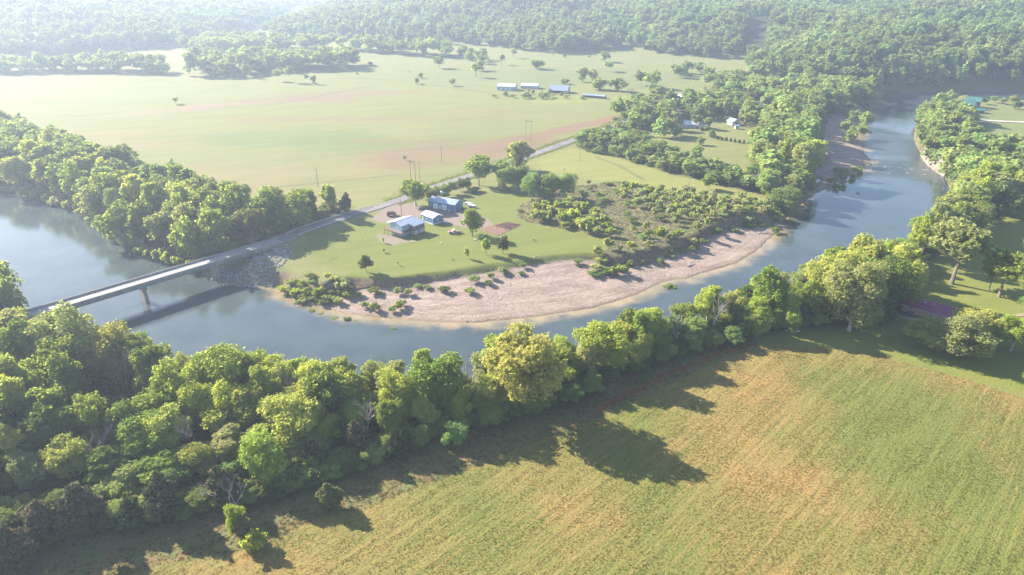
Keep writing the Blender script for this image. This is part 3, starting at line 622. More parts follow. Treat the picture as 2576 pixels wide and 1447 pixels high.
# green roofed log house on the far bend
def simple_house(A, B, Wd, ze, zr, label, wall, roof, name, wins=3, z=0):
    r = frame_root(name, A, B, z, label, 'house'); L_ = math.dist(A, B); gable_shell(r, L_, Wd, -.3, ze, zr, wall, roof, .5)
    for i in range(wins): window(r, L_*(i+.7)/(wins+.4), 0, 1.2, 1.0, 1.0, 0, -1)
    window(r, 0, Wd/2, 1.5, 1.0, 1.0, 1, -1); return r
simple_house((393, 629), (405, 625), 11, 4.4, 7.6, 'main log house with big green metal roof above the river bend', M['log'], M['green_roof'], 'log_house')
simple_house((406, 640), (414, 634), 9, 5.5, 8.4, 'taller green roofed gable wing rising behind the main log house', M['log'], M['green_roof'], 'log_house')
simple_house((389, 613.5), (404, 609.5), 7, 2.4, 4.0, 'low green roofed log garage in front of the log house', M['log'], M['green_roof'], 'log_garage', 2)
simple_house((316, 508), (326, 513), 9, 3.2, 6.0, 'house with pale grey roof half hidden by bank trees upstream of the riffle', M['tan_brick'], M['tin_white'], 'bank_house', 2)
simple_house((*at(1722, 322),), (*at(1752, 322),), 9, 2.7, 4.6, 'white roofed bungalow left of the clearing in the middle woods', M['stone'], M['tin_white'], 'bungalow', 2)
simple_house((*at(1757, 322),), (*at(1776, 325),), 7, 2.7, 4.4, 'small white roofed house just right of the clearing bungalow', M['stone'], M['tin_white'], 'bungalow', 1)
simple_house((*at(1828, 312),), (*at(1842, 316),), 7, 2.8, 4.6, 'pale roofed cottage peeping out of trees above the mown clearing', M['stone'], M['tin_white'], 'cottage', 1)
simple_house((*at(1850, 325),), (*at(1859, 325),), 3, 2.6, 3.2, 'small grey garden hut at the edge of the mown clearing', M['stone'], M['tin'], 'garden_hut', 0)
simple_house((*at(1905, 274),), (*at(1918, 276),), 8, 3, 5, 'white roofed house deep in the woods nearest the river bend', M['white'], M['tin_white'], 'cottage', 1)
simple_house((*at(1715, 247),), (*at(1745, 245),), 7, 2.8, 4.2, 'low pale roofed farmhouse beside the road under far trees', M['white'], M['tin'], 'bungalow', 2)

# ------------------------------------------------------------------ poles and wires
def pole(x, y, h, label, arms=1, group='wooden utility poles', name='utility_pole', rz=.6):
    z = gh(x, y); r = empty(name, (x, y, z), rz); tag(r, label, 'utility pole', group)
    MB().tube([(0, 0, -.5), (0, 0, h)], [.17, .11], 8).build('shaft', M['pole'], r)
    for i in range(arms):
        MB().box(-1.3, -.16, h-.6-i*1.2, 1.3, -.06, h-.45-i*1.2).build('crossarm', M['pole'], r)
        for xx in (-1.1, 0.35, 1.1): MB().tube([(xx, -.11, h-.44-i*1.2), (xx, -.11, h-.2-i*1.2)], .06, 5).build('insulator', M['white'], r)
    return r
for i, ((x, y), w_) in enumerate(zip(((-60.1, 407.2), (-57.5, 407.7), (-54.9, 407.7)), ('left', 'middle', 'right'))):
    pole(x, y, 13.5, f'{w_} one of three tall bare poles at the near edge of the hay field', 0, 'three bare transmission poles')
def hframe(x0, y0, x1, y1, h, label):
    r = empty('transmission_frame', ((x0+x1)/2, (y0+y1)/2, 0)); tag(r, label, 'power pylon', 'two legged wooden transmission frames')
    for x, y in ((x0, y0), (x1, y1)): MB().tube([(x-(x0+x1)/2, y-(y0+y1)/2, -.5), (x-(x0+x1)/2, y-(y0+y1)/2, h)], [.2, .14], 7).build('shaft', M['pole'], r)
    d = Vector((x1-x0, y1-y0, 0)).normalized(); a = d*3.2; n = Vector((-d.y, d.x, 0))*.12
    MB().hexa([-a-n+Vector((0, 0, h-1.6)), a-n+Vector((0, 0, h-1.6)), a+n+Vector((0, 0, h-1.6)), -a+n+Vector((0, 0, h-1.6))], [-a-n+Vector((0, 0, h-1.3)), a-n+Vector((0, 0, h-1.3)), a+n+Vector((0, 0, h-1.3)), -a+n+Vector((0, 0, h-1.3))]).build('crossarm', M['pole'], r)
hframe(10.2, 510.5, 13.8, 509.5, 15.5, 'two legged power frame standing in the clover patch of the hay field')
hframe(106.0, 657, 109.6, 657, 14, 'two legged power frame beside the pond past the low sheds')
hx, hy = at(1880, 150); hframe(hx-2, hy, hx+2, hy, 15, 'two legged power frame at the foot of the cleared hillside strip')
pole(-45.7, 448.7, 11, 'single utility pole alone in the hay field behind the three bare poles')
pole(-57.1, 345.5, 10.5, 'utility pole at the yard entrance between red wagon and workshop')
pole(*at(800, 470), 11, 'utility pole behind the woods left of the three bare poles')
pole(-93.9, 297.6, 10.5, 'utility pole on the grass beside the bridge end')
pole(*at(1418, 460), 9, 'short pole in the dry scrub behind the round trees')
pole(*at(1683, 437), 11, 'utility pole in the hedge at the far side of the pasture')
pole(*at(1730, 492), 13, 'tall utility pole tangled with a bare tree above the scrub', 1)
px_, py_ = at(1545, 405); pole(*at(1683-5, 412), 9, 'short utility pole just behind the pasture hedge', 1)
pole(*at(1759, 345), 10, 'utility pole at the road bend near the clearing', 1)
pole(*at(1458, 405), 11, 'utility pole by the field road at the first bend', 1)
# sagging wires from the bridge end pole over the river
def wire(a, b, sag, n=24): return [tuple(a[k]+(b[k]-a[k])*i/n-(sag*4*(i/n)*(1-i/n) if k == 2 else 0) for k in range(3)) for i in range(n+1)]
t = NT('wire_metal'); M['wire'] = t.bsdf((.25, .25, .25), .5, .3)
for i, dx in enumerate((-.9, .9)):
    a = (-93.9+dx, 297.6+dx*.6, 10.2); b = (-170+dx, 150+dx*.6, 14)
    o = MB().tube(wire(a, b, 3), .02, 4).build('power_line', M['wire']); tag(o, f'{"upper" if i == 0 else "lower"} of two thin wires crossing the river below the bridge', 'power line', 'wires over the river')
    b = (-57.1+dx, 345.5+dx*.6, 10); o = MB().tube(wire(a, b, 1.0), .02, 4).build('power_line', M['wire']); tag(o, f'{"upper" if i == 0 else "lower"} of two thin wires from bridge end to the house yard', 'power line', 'wires to the yard')

def fence(pts, label, gap=5.0):
    a0 = pts[0]; r = empty('field_fence', (a0[0], a0[1], gh(*a0))); tag(r, label, 'fence', 'wire fences of the valley fields'); pm = MB().box(-.07, -.07, -.3, .07, .07, 1.3).mesh('post', M['pole']); tops = []
    for p0, p1 in zip(pts[:-1], pts[1:]):
        n = int(math.dist(p0, p1)/gap)
        for i in range(n):
            x = p0[0]+(p1[0]-p0[0])*i/n; y = p0[1]+(p1[1]-p0[1])*i/n; o = link('post', pm, r); o.location = (x-a0[0], y-a0[1], gh(x, y)-gh(*a0)); tops.append(o.location.copy())
    for h_ in (.5, .9, 1.2):
        m = MB().tube([q+Vector((0, 0, h_)) for q in tops], .012, 3); m.build('wire', M['steel'], r)
fence([at(935, 199), at(1100, 217), at(1240, 237)], 'wire fence between great hay field and far rise', 6)
fence([at(1340, 408), at(1450, 366), at(1530, 332)], 'wire fence along the pasture side of the country road', 4)
# ------------------------------------------------------------------ yard things
gp = P([(*p,) for p in [(0, 0)]]) # unused marker
g = MB(); GA = [np.array(v) for v in ((-14.8, 326.7), (-2.5, 335.3), (5.5, 331.4), (-6.4, 315.3), (-13.6, 321.1))]
cx = sum(GA)/5; garden = empty('garden_plot', (cx[0], cx[1], .03)); tag(garden, 'freshly tilled brown vegetable plot on the lawn', 'garden')
garden.location.z = .05
m = MB(); gp_ = [tuple(v-cx) for v in GA]; GX, GY = np.meshgrid(np.arange(-11, 12, .35), np.arange(-13, 12, .35)); s_ = sdf(np.array(gp_), GX.ravel(), GY.ravel()).reshape(GX.shape)
rr_ = (GX*.62+GY*.78); GZ = .22*np.sin((GX*.78-GY*.62)*2*math.pi/1.1)*ss(-2, 3, rr_)*ss(-.1, .8, s_)+.22*(fbm(GX*3, GY*3, 2.0, 4, 2)-.5)+.18*ss(-.2, .6, s_)+.02
ii = np.arange(GX.size).reshape(GX.shape); kk = (s_[:-1, :-1]+.4*(fbm(GX*2, GY*2, 2.2, 8, 2)-.5)[:-1, :-1] > 0)
F = np.stack([ii[:-1, :-1][kk], ii[:-1, 1:][kk], ii[1:, 1:][kk], ii[1:, :-1][kk]], 1)
link('tilled_soil', mesh_np('tilled_soil', np.stack([GX.ravel(), GY.ravel(), GZ.ravel()], 1), F, flat('brown_soil', (.15, .085, .055), .95, .3, 1.2), True), garden)
def wheels(root, pts, r_=.45, w_=.25, ax=1, mat=None):
    for (x, y) in pts:
        o = MB().tube([(x, y-w_/2, r_), (x, y+w_/2, r_)], r_, 14).build('wheel', M['tyre'], root); MB().tube([(x, y-w_/2-.02, r_), (x, y+w_/2+.02, r_)], r_*.5, 10).build('rim', M['galv'], o)
# derelict truck under the yard tree
r = empty('old_truck', (-27.6, 318.9, 0), R(9)); tag(r, 'old red and white flatbed truck parked beside the big yard tree', 'truck')
MB().box(-2.0, -.55, .5, 2.9, .55, .7).build('chassis', M['dark'], r)
MB().hexa([(-2.9, -.85, .55), (-1.4, -.85, .55), (-1.4, .85, .55), (-2.9, .85, .55)], [(-2.8, -.7, 1.25), (-1.4, -.75, 1.4), (-1.4, .75, 1.4), (-2.8, .7, 1.25)]).build('bonnet', M['red'], r)
MB().box(-3.05, -.8, .6, -2.92, .8, 1.2).build('grille', M['white'], r)
cab = MB().hexa([(-1.38, -.95, .55), (.1, -.95, .55), (.1, .95, .55), (-1.38, .95, .55)], [(-.95, -.85, 2.1), (.0, -.85, 2.1), (.0, .85, 2.1), (-.95, .85, 2.1)]).build('cab', M['white'], r)
MB().box(-.75, -.97, 1.35, -.1, -.9, 1.95).build('side_window', M['glass'], cab)
MB().box(.15, -1.05, .85, 2.9, 1.05, 1.0).build('flatbed', M['rust'], r)
for i in range(5): MB().box(.3+i*.6, -.9+.1*i, 1.01, .7+i*.6, -.3+.12*i, 1.35+.1*(i % 3)).build('scrap', M['galv'] if i % 2 else M['red'], r)
wheels(r, [(-2.1, -.9), (-2.1, .9), (1.6, -.9), (1.6, .9), (2.4, -.9), (2.4, .9)])
# red farm wagon
r = empty('farm_wagon', (-62.3, 345.0, 0), R(20)); tag(r, 'rusty red farm machine parked by the yard entrance', 'farm machine')
MB().box(-2.4, -1.1, .7, 2.4, 1.1, 1.9).build('body', M['rust'], r); MB().box(-2.0, -.95, 1.91, 1.2, .95, 2.25).build('top_cover', M['dark'], r); MB().box(2.42, -.1, .6, 3.6, .1, .75).build('drawbar', M['rust'], r)
for i in range(5): MB().box(-2.3+i*1.1, -1.2, .75, -2.2+i*1.1, -1.11, 1.85).build('rib', M['red'], r)
wheels(r, [(-1.6, -1.2), (-1.6, 1.2), (1.5, -1.2), (1.5, 1.2)])
# boats and trailers behind the workshop
def boat(x, y, rz, label):
    r = empty('boat_on_trailer', (x, y, 0), rz); tag(r, label, 'boat', 'boats behind the workshop')
    hull = MB().hexa([(-2.4, -.6, .7), (1.6, -.6, .7), (2.2, 0, .8), (1.6, .6, .7), (-2.4, .6, .7)], [(-2.5, -.95, 1.35), (1.7, -.95, 1.4), (3.0, 0, 1.6), (1.7, .95, 1.4), (-2.5, .95, 1.35)]).build('hull', M['galv'], r)
    for x_ in (-1.6, -.2, 1.0): MB().box(x_, -.8, 1.42, x_+.3, .8, 1.5).build('bench', M['white'], hull)
    MB().box(-3.0, -.15, 1.0, -2.55, .15, 1.9).build('outboard_motor', M['dark'], r); MB().box(-2.0, -.5, .5, 3.6, .5, .6).build('trailer_frame', M['steel'], r); wheels(r, [(-.6, -.95), (-.6, .95)], .35)
boat(-23.2, 361.8, R(-35), 'upper aluminium boat on a trailer at the right end of the workshop'); boat(-21.6, 358.2, R(-25), 'lower aluminium boat on a trailer at the right end of the workshop')
r = empty('satellite_mast', (-38.0, 365.5, 0)); tag(r, 'silver tower and bucket showing over the workshop ridge', 'mast'); MB().tube([(0, 0, 0), (0, 0, 6.2)], .12).build('mast_tube', M['galv'], r); MB().tube([(-.5, 0, 6.3), (1.3, .1, 6.0)], .28).build('boom', M['galv'], r); MB().box(-.7, -.5, 5.6, .3, .5, 6.7).build('bucket', M['white'], r)
# small things on the lawn
def lump(name, x, y, parts, label, cat):
    r = empty(name, (x, y, gh(x, y))); tag(r, label, cat)
    for nm, bx, mt in parts: MB().box(*bx).build(nm, mt, r)
    return r
lump('picnic_table', -33.0, 334.2, [('top', (-1.3, -.4, .7, 1.3, .4, .78), M['white']), ('bench', (-1.3, -.95, .4, 1.3, -.65, .47), M['white']), ('bench', (-1.3, .65, .4, 1.3, .95, .47), M['white']), ('leg', (-1.0, -.6, 0, -.85, .6, .69), M['galv']), ('leg', (.85, -.6, 0, 1.0, .6, .69), M['galv'])], 'pale picnic table on grass right of the small blue outbuilding', 'table')
lump('black_barrel', *at(1130, 596)[:2], [('drum', (-.3, -.3, 0, .3, .3, .9), M['dark'])], 'black upright drum on the lawn right of the yard tree', 'barrel')
o = bpy.data.objects['black_barrel']; x_, y_ = at(1221, 597); o.location = (x_, y_, gh(x_, y_))
for i, (a, b, nm, lb) in enumerate(((1194, 605, 'white_ball', 'small white ball shaped bowl on the lawn right of the yard tree'), (1109, 613, 'white_bucket', 'small white bucket at the tip of the house shadow'))):
    x_, y_ = at(a, b); r = empty(nm, (x_, y_, gh(x_, y_))); tag(r, lb, 'bucket'); MB().tube([(0, 0, 0), (0, 0, .45)], [.3, .4], 10).build('body', M['white'], r); MB().tube([(0, 0, .45), (0, 0, .5)], .43, 10).build('rim', M['galv'], r)
def deer(x, y, rz, label):
    """one continuous skinned body: small grazing animal"""
    me = bpy.data.meshes.new('deer')
    vs = [(0, 0, .78), (.35, 0, .8), (-.38, 0, .8), (.62, 0, .72), (.82, 0, .42), (.98, 0, .28)]; es = [(0, 1), (0, 2), (1, 3), (3, 4), (4, 5)]; rad = [.19, .18, .17, .10, .08, .045]
    for (bx, b0) in ((.33, 1), (-.38, 2)):
        for s_ in (-1, 1):
            n = len(vs); vs += [(bx, s_*.11, .5), (bx+(.03 if bx > 0 else -.06), s_*.11, .26), (bx, s_*.11, .02)]; es += [(b0, n), (n, n+1), (n+1, n+2)]; rad += [.075, .04, .03]
    n = len(vs); vs.append((-.56, 0, .78)); es.append((2, n)); rad.append(.04)
    me.from_pydata(vs, es, []); o = bpy.data.objects.new('deer', me); COL.objects.link(o)
    md = o.modifiers.new('skin', 'SKIN'); o.modifiers.new('sub', 'SUBSURF').levels = 1
    for i, v in enumerate(me.skin_vertices[0].data if me.skin_vertices else []): v.radius = (rad[i], rad[i])
    if not me.skin_vertices:
        pass
    o.location = (x, y, gh(x, y)); o.rotation_euler = (0, 0, rz); me.materials.append(flat('brown_coat', (.22, .11, .06), .9, .15, 3)); tag(o, label, 'deer', 'deer grazing on the lawn'); return o
def set_skin(o, rad): pass
for (a, b, rz, lb) in ((1342, 607, .3, 'brown deer grazing alone on the right part of the lawn'), (1140, 656, 2.6, 'brown deer grazing near the lower edge of the lawn, under the pale sapling')):
    deer(*at(a, b), rz, lb)
# cattle far off
def cow(x, y, rz, mat): 
    m = MB().box(-.8, -.3, .6, .8, .3, 1.3).box(.8, -.18, 1.0, 1.25, .18, 1.45)
    for a in (-.65, .55):
        for b in (-.25, .12): m.box(a, b, 0, a+.14, b+.13, .6)
    o = m.build('cow', mat); o.location = (x, y, gh(x, y)); o.rotation_euler = (0, 0, rz); return o
CM = [flat('black_hide', (.03, .03, .03), .8), flat('white_hide', (.5, .47, .42), .8)]
for i in range(14):
    a, b = random.choice([(1700+random.random()*90, 160+random.random()*10), (1795+random.random()*40, 218+random.random()*10), (1380+random.random()*200, 135+random.random()*22)])
    o = cow(*at(a, b), random.random()*6, CM[i % 2]); tag(o, 'tiny far off cow grazing on the pasture below the hills', 'cow', 'cattle on the far pasture')

# ------------------------------------------------------------------ foliage meshes
def leaf_quads(C, N, size, rs, aspect=.75):
    """quads centred at C with normals N"""
    n = len(C); N = N/np.maximum(np.linalg.norm(N, axis=1, keepdims=True), 1e-6)
    a = rs.normal(size=(n, 3)); T = np.cross(N, a); T /= np.maximum(np.linalg.norm(T, axis=1, keepdims=True), 1e-6); B = np.cross(N, T)
    s = (size*(.6+.8*rs.rand(n)))[:, None]
    k = s*aspect
    v = np.stack([C-T*s, C-B*k*.9+N*s*.15, C+T*s*1.0, C+B*k], 1).reshape(-1, 3)
    f = np.arange(4*n).reshape(n, 4); return v, f
def crown_mesh(name, H, Rr, nl, nleaf, leaf, seed, base=.2, shape='round', mat=None, spread=.6, lobe=(.26, .42), inner=.15):
    rs = np.random.RandomState(seed); lobes = []
    for i in range(nl):
        for _ in range(30):
            d = rs.normal(size=3); d /= np.linalg.norm(d); d[2] = d[2] if rs.rand() < .7 else abs(d[2])
            rad = rs.uniform(.45, .90) if i > nl*.15 else rs.uniform(0, .4)
            c = d*rad
            if shape == 'tall': c[:2] *= (1-.35*max(c[2], 0))
            if shape == 'cone': c[:2] *= max(.08, .55-.62*c[2])
            if shape == 'flat' and c[2] < -.25: continue
            lr = rs.uniform(*lobe)*(1 if shape != 'cone' else max(.35, .75-.5*c[2]))
            if all(np.linalg.norm(c-l[0]) > .42*(lr+l[1]) for l in lobes): break
        lobes.append((c, lr))
    hz = H*(1-base)/2; zc = H*base+hz; sk = rs.uniform(-.16, .16, 2)
    lobes = [(np.array((c[0]+sk[0]*c[2], c[1]+sk[1]*c[2], c[2])), lr) for c, lr in lobes]
    Cs, Ns = [], []; tot = sum(l[1]**2 for l in lobes)
    for c, lr in lobes:
        n = int(nleaf*(1-inner)*lr**2/tot)
        d = rs.normal(size=(n, 3)); d /= np.linalg.norm(d, axis=1, keepdims=True); d[:, 2] = np.where((d[:, 2] < -.2) & (rs.rand(n) < .5), -d[:, 2], d[:, 2])
        # bumpy lobe surface
        bump = 1+.20*np.sin(d[:, 0]*7+seed)*np.sin(d[:, 1]*6+c[0]*9)+.16*np.sin(d[:, 2]*8+c[1]*11)
        p = c+d*lr*(bump*rs.uniform(.72, 1.05, n))[:, None]
        Cs.append(p); Ns.append(d*(1-spread)+rs.normal(size=(n, 3))*spread*.6+np.array((0, 0, .25)))
    n = int(nleaf*inner); d = rs.normal(size=(n, 3)); d /= np.linalg.norm(d, axis=1, keepdims=True); p = d*rs.uniform(.2, .62, n)[:, None]
    if shape == 'cone': p[:, :2] *= np.clip(.62-.6*p[:, 2], .1, 1)[:, None]
    Cs.append(p); Ns.append(d)
    C = np.vstack(Cs); N = np.vstack(Ns); C = C*np.array((Rr*.92, Rr*.92, hz*.92))+np.array((0, 0, zc))
    keep = C[:, 2] > H*.03; C, N = C[keep], N[keep]
    v, f = leaf_quads(C, N, leaf*np.ones(len(C)), rs)
    return mesh_np(name, v, f, mat or M['leaf']), [(np.array((c[0]*Rr*.9, c[1]*Rr*.9, c[2]*hz*.9+zc)), lr*Rr) for c, lr in lobes]
def trunk_mesh(name, H, lobes, r0, seed, mat, top=.62, nb=9):
    rs = random.Random(seed); m = MB(); tp = H*top
    pts = [(0, 0, -.8), (0, 0, 0), (rs.uniform(-.2, .2), rs.uniform(-.2, .2), H*.2), (rs.uniform(-.5, .5), rs.uniform(-.5, .5), tp)]
    m.tube(pts, [r0*1.35, r0*1.1, r0*.8, r0*.3], 7)
    for c, lr in rs.sample(lobes, min(nb, len(lobes))):
        z0 = max(H*.14, min(tp*.9, c[2]*.55)); mid = (c[0]*.5, c[1]*.5, (z0+c[2])/2+.03*H*rs.random())
        m.tube([(0, 0, z0), mid, tuple(c+np.array((0, 0, lr*.25)))], [r0*.42, r0*.26, r0*.08], 5)
    return m.mesh(name, mat)
def bare_mesh(name, H, Rr, seed, mat, lev=4):
    rs = random.Random(seed); m = MB()
    def grow(p, d, l, r, k):
        q = p+d*l; m.tube([p, q], [r, r*.62], 5 if k > 1 else 4)
        if k == 0: return
        for _ in range(3 if k > 1 else 4):
            e = (d+Vector((rs.uniform(-1, 1), rs.uniform(-1, 1), rs.uniform(-.25, .75)))*.8).normalized()
            grow(p+d*l*rs.uniform(.55, 1), e, l*rs.uniform(.55, .8), r*.55, k-1)
    grow(Vector((0, 0, -.5)), Vector((0, 0, 1)), H*.38, H*.016, lev)
    return m.mesh(name, mat)

VAR = {}
def variants(kind):
    if kind in VAR: return VAR[kind]
    fam, lod = kind.rsplit('_', 1); k = {'near': 0, 'mid': 1, 'far': 2}[lod]; out = []
    spec = {  # H, R, lobes, leaves per lod, leaf size per lod, base, shape, spread, lobe range
     'round': (20, 7, 22, (12500, 3600, 460), (.31, .56, 1.5), .08, 'round', .6, (.20, .44), M['leaf'], 7),
     'tall': (20, 5.2, 24, (10000, 3000, 400), (.30, .54, 1.35), .12, 'tall', .6, (.18, .38), M['leaf'], 5),
     'open': (20, 7.5, 24, (8000, 2400, 360), (.31, .56, 1.45), .2, 'flat', .85, (.16, .27), M['leaf'], 4),
     'cedar': (9, 3.2, 26, (6000, 2000, 260), (.24, .40, .8), .02, 'cone', .7, (.26, .42), M['needle'], 3),
     'shrub': (3, 2.2, 20, (2200, 800, 110), (.17, .28, .65), .0, 'flat', .85, (.13, .40), M['leaf'], 5),
     'wispy': (4, 2.0, 16, (1500, 520, 110), (.17, .28, .6), .05, 'tall', .95, (.18, .32), M['leaf'], 3)}[fam]
    H, Rr, nl, nf, lf, base_, shp, spr, lob, mt, nv = spec
    nv = nv if k < 2 else min(nv, 3)
    for i in range(nv):
        cm, lobes = crown_mesh('crown', H, Rr, nl if k < 2 else 14, nf[k], lf[k], 100+i*13+hash_(fam), base_, shp, mt, spr, lob if k < 2 else (lob[0]*1.3, lob[1]*1.25))
        tm = None
        if fam in ('round', 'tall', 'open', 'cedar'):
            tm = trunk_mesh('trunk', H, lobes, (.42, .34, .4, .2)[('round', 'tall', 'open', 'cedar').index(fam)], 7+i, M['bark'] if i % 2 == 0 else M['pale_bark'], nb=(9, 6, 3)[k])
        out.append((cm, tm, H, Rr))
    VAR[kind] = out; return out
def hash_(s): return sum(ord(c)*(i+3) for i, c in enumerate(s)) % 997

# ------------------------------------------------------------------ where the plants stand
PAL = {'lime': (.35, .43, .055), 'yellow': (.38, .42, .085), 'gold': (.36, .36, .085), 'green': (.185, .27, .045), 'deep': (.10, .175, .038), 'sage': (.27, .31, .115), 'pale': (.33, .36, .135),
       'olive': (.14, .14, .045), 'cedar': (.065, .080, .030), 'brown': (.10, .10, .045), 'dusk': (.25, .215, .14), 'tan': (.28, .20, .13), 'silver': (.31, .34, .21)}
CN = {'lime': 'bright lime green', 'yellow': 'yellow green', 'gold': 'golden green', 'green': 'mid green', 'deep': 'deep green', 'sage': 'sage green', 'pale': 'pale green', 'olive': 'olive', 'cedar': 'dark', 'brown': 'brownish dark', 'dusk': 'grey brown', 'tan': 'tan', 'silver': 'silvery'}
T = []
def add(kind, x, y, h, r, col, where, lone=False, label=None, z=None, tint=None):
    T.append(dict(kind=kind, x=x, y=y, h=h, r=r, col=col, where=where, lone=lone, label=label))
def addp(kind, px, py, h, r, col, where, label=None): add(kind, *at(px, py, 0), h, r, col, where, True, label)
def interp_sky(line, px): return float(np.interp(px, [a for a, b in line], [b for a, b in line]))
def height_to(x, y, ytop):
    """height whose top meets the sight line through picture row ytop"""
    v = (723.5-ytop)/FPX; return CAMH+y*((-sp+v*cp)/(cp+v*sp))
def fill(poly, gap, kinds, cols, hr, rr, where, skyl=None, excl=(), seed=1, lone=False, minh=4, river_gap=1.5, avoid=None, edge=None):
    rs = random.Random(seed); x0, y0 = poly.min(0); x1, y1 = poly.max(0)
    n = int((x1-x0)*(y1-y0)/(gap*gap)*7); pts = []; grid = {}
    cx_ = np.array([rs.uniform(x0, x1) for _ in range(n)]); cy_ = np.array([rs.uniform(y0, y1) for _ in range(n)])
    ok = (sdf(poly, cx_, cy_) > 0) & (sdf(RIVER, cx_, cy_) < -river_gap)
    for e in excl: ok &= sdf(e, cx_, cy_) < 0
    d, _ = linedist(ROAD_PTS, cx_, cy_); ok &= d > 6
    for x, y in zip(cx_[ok], cy_[ok]):
        k = (int(x//gap), int(y//gap)); bad = False
        for a in (-1, 0, 1):
            for b in (-1, 0, 1):
                for q in grid.get((k[0]+a, k[1]+b), ()):
                    if (q[0]-x)**2+(q[1]-y)**2 < gap*gap: bad = True
        if bad: continue
        if avoid and any((x-t_['x'])**2+(y-t_['y'])**2 < (avoid*(t_['r']))**2 for t_ in T if t_['lone']): continue
        h = rs.uniform(*hr); rad = rs.uniform(*rr)
        if edge is not None:
            de = float(linedist(edge, np.array([x]), np.array([y]))[0][0]); h *= min(1, .5+.5*de/24); rad *= min(1, .72+.28*de/20)
            if proj(x, y, 8)[0] < 930: h = min(h, 4.2+.45*de)
        if skyl:
            px, _py = proj(x, y, 15); dpx = rad*.75*FPX/(y*cp+CAMH*sp); ysk = max(interp_sky(skyl, px-dpx), interp_sky(skyl, px+dpx), interp_sky(skyl, px)); ysk = .6*ysk+.4*interp_sky(skyl, px); hm = height_to(x, y+rad*.2, ysk+rs.uniform(0, 13)) - gh(x, y)
            if hm < minh: continue
            if h > hm: rad *= max(.6, min(1, hm/h)); h = hm
        grid.setdefault(k, []).append((x, y)); pts.append((x, y))
        c = rs.choices([c for c, w in cols], [w for c, w in cols])[0]; kd = rs.choices([c for c, w in kinds], [w for c, w in kinds])[0]
        add(kd, x, y, h, rad, c, where, lone)
    return pts

SKY_B = [(-300, 740), (0, 770), (60, 765), (130, 792), (175, 755), (215, 770), (300, 790), (350, 800), (390, 815), (440, 880), (455, 905), (475, 890), (520, 862), (555, 846), (610, 850), (645, 880), (700, 865), (760, 885), (800, 890), (840, 880), (880, 892), (950, 898), (985, 865), (1040, 845), (1100, 868), (1150, 888), (1200, 875),
  (1230, 822), (1300, 803), (1360, 815), (1410, 850), (1440, 800), (1500, 775), (1560, 770), (1620, 750), (1680, 740), (1720, 720), (1760, 710), (1800, 705), (1850, 722), (1890, 670), (1940, 655), (1980, 682), (2020, 650), (2080, 620), (2130, 585), (2180, 580), (2230, 602), (2290, 592), (2310, 540), (2300, 480), (2400, 470)]
SKY_A = [(-300, 200), (0, 268), (60, 292), (150, 318), (200, 338), (300, 345), (345, 385), (360, 400), (400, 395), (480, 405), (540, 442), (620, 450), (700, 462), (760, 468), (830, 452), (880, 482), (900, 515)]
B_LOW = [(-250, 1500), (0, 1425), (170, 1345), (300, 1320), (460, 1290), (600, 1262), (720, 1235), (900, 1175), (1080, 1105), (1240, 1062), (1400, 1012), (1540, 952), (1700, 892), (1880, 842), (2060, 812), (2200, 812), (2275, 785), (2270, 740)]
B_UP = [(2260, 632), (2150, 672), (2060, 712), (1950, 757), (1850, 795), (1700, 845), (1550, 893), (1400, 934), (1200, 966), (1000, 980), (800, 988), (600, 984), (420, 966), (250, 930), (60, 862), (-60, 845), (-300, 800)]
# near belt, split along its length so that the kinds change as in the photograph
def belt_poly(x0, x1):
    lo = [(x, interp_sky(B_LOW, x)) for x in np.linspace(x0, x1, 8)]; up = [(x, interp_sky(sorted(B_UP), x)) for x in np.linspace(x1, x0, 8)]; return P(lo+up)
BEDGE = [(*at(a, b), 0) for a, b in B_LOW[:-2]]
HOLLOW = P([(195, 1085), (250, 1010), (350, 975), (445, 968), (480, 1010), (430, 1075), (330, 1125), (230, 1130)])
# named trees of the near belt
nb = 'near bank'
addp('cedar', 833, 1276, 8.4, 4.1, 'olive', nb, 'round dark cedar standing alone on the field edge')
addp('cedar', 614, 1356, 8.0, 3.9, 'olive', nb, 'dark cedar with a leafy lime top beside the pale bush, lower left')
addp('round', 606, 1349, 9.6, 2.7, 'lime', nb, 'small lime green sapling growing out of the lower left cedar')
addp('shrub', 642, 1386, 5.0, 3.2, 'lime', nb, 'round pale green bush in front of the lower left cedar')
addp('cedar', 312, 1470, 6.5, 4.0, 'olive', nb, 'low dark cedar cut by the bottom edge of the picture')
for (a, b, h, r_, c) in ((905, 1145, 12.5, 6.2, 'brown'), (420, 1305, 15, 6.4, 'brown'), (568, 1262, 12.5, 5.6, 'brown'), (210, 1335, 15, 6.8, 'brown'), (115, 1360, 13, 6.5, 'brown'), (50, 1425, 13, 6, 'brown'), (790, 1185, 11, 4.8, 'cedar'), (1010, 1146, 9, 4.4, 'cedar'), (1142, 1122, 8, 3.8, 'cedar'), (1235, 1070, 7.5, 3.8, 'brown'), (1635, 896, 9, 4.2, 'brown'), (1488, 972, 7, 4, 'cedar'), (340, 1325, 9, 4.5, 'cedar'), (1340, 1040, 6.5, 3.6, 'cedar'), (1060, 1120, 6.5, 3.2, 'cedar')):
    addp('cedar', a, b, h, r_, c, 'near bank field edge')
addp('round', 668, 1215, 14.0, 7.0, 'lime', nb, 'vivid lime green tree pushing out between dark cedars at the field edge')
addp('round', 1318, 1035, 27.5, 11.0, 'gold', nb, 'biggest golden green tree, dome crowned, in the middle of the near belt')
addp('round', 1110, 1048, 20, 8.5, 'green', nb, 'rich green tree left of the biggest golden tree')
addp('round', 1015, 1062, 17, 7.5, 'lime', nb, 'lime green tree left of the rich green tree')
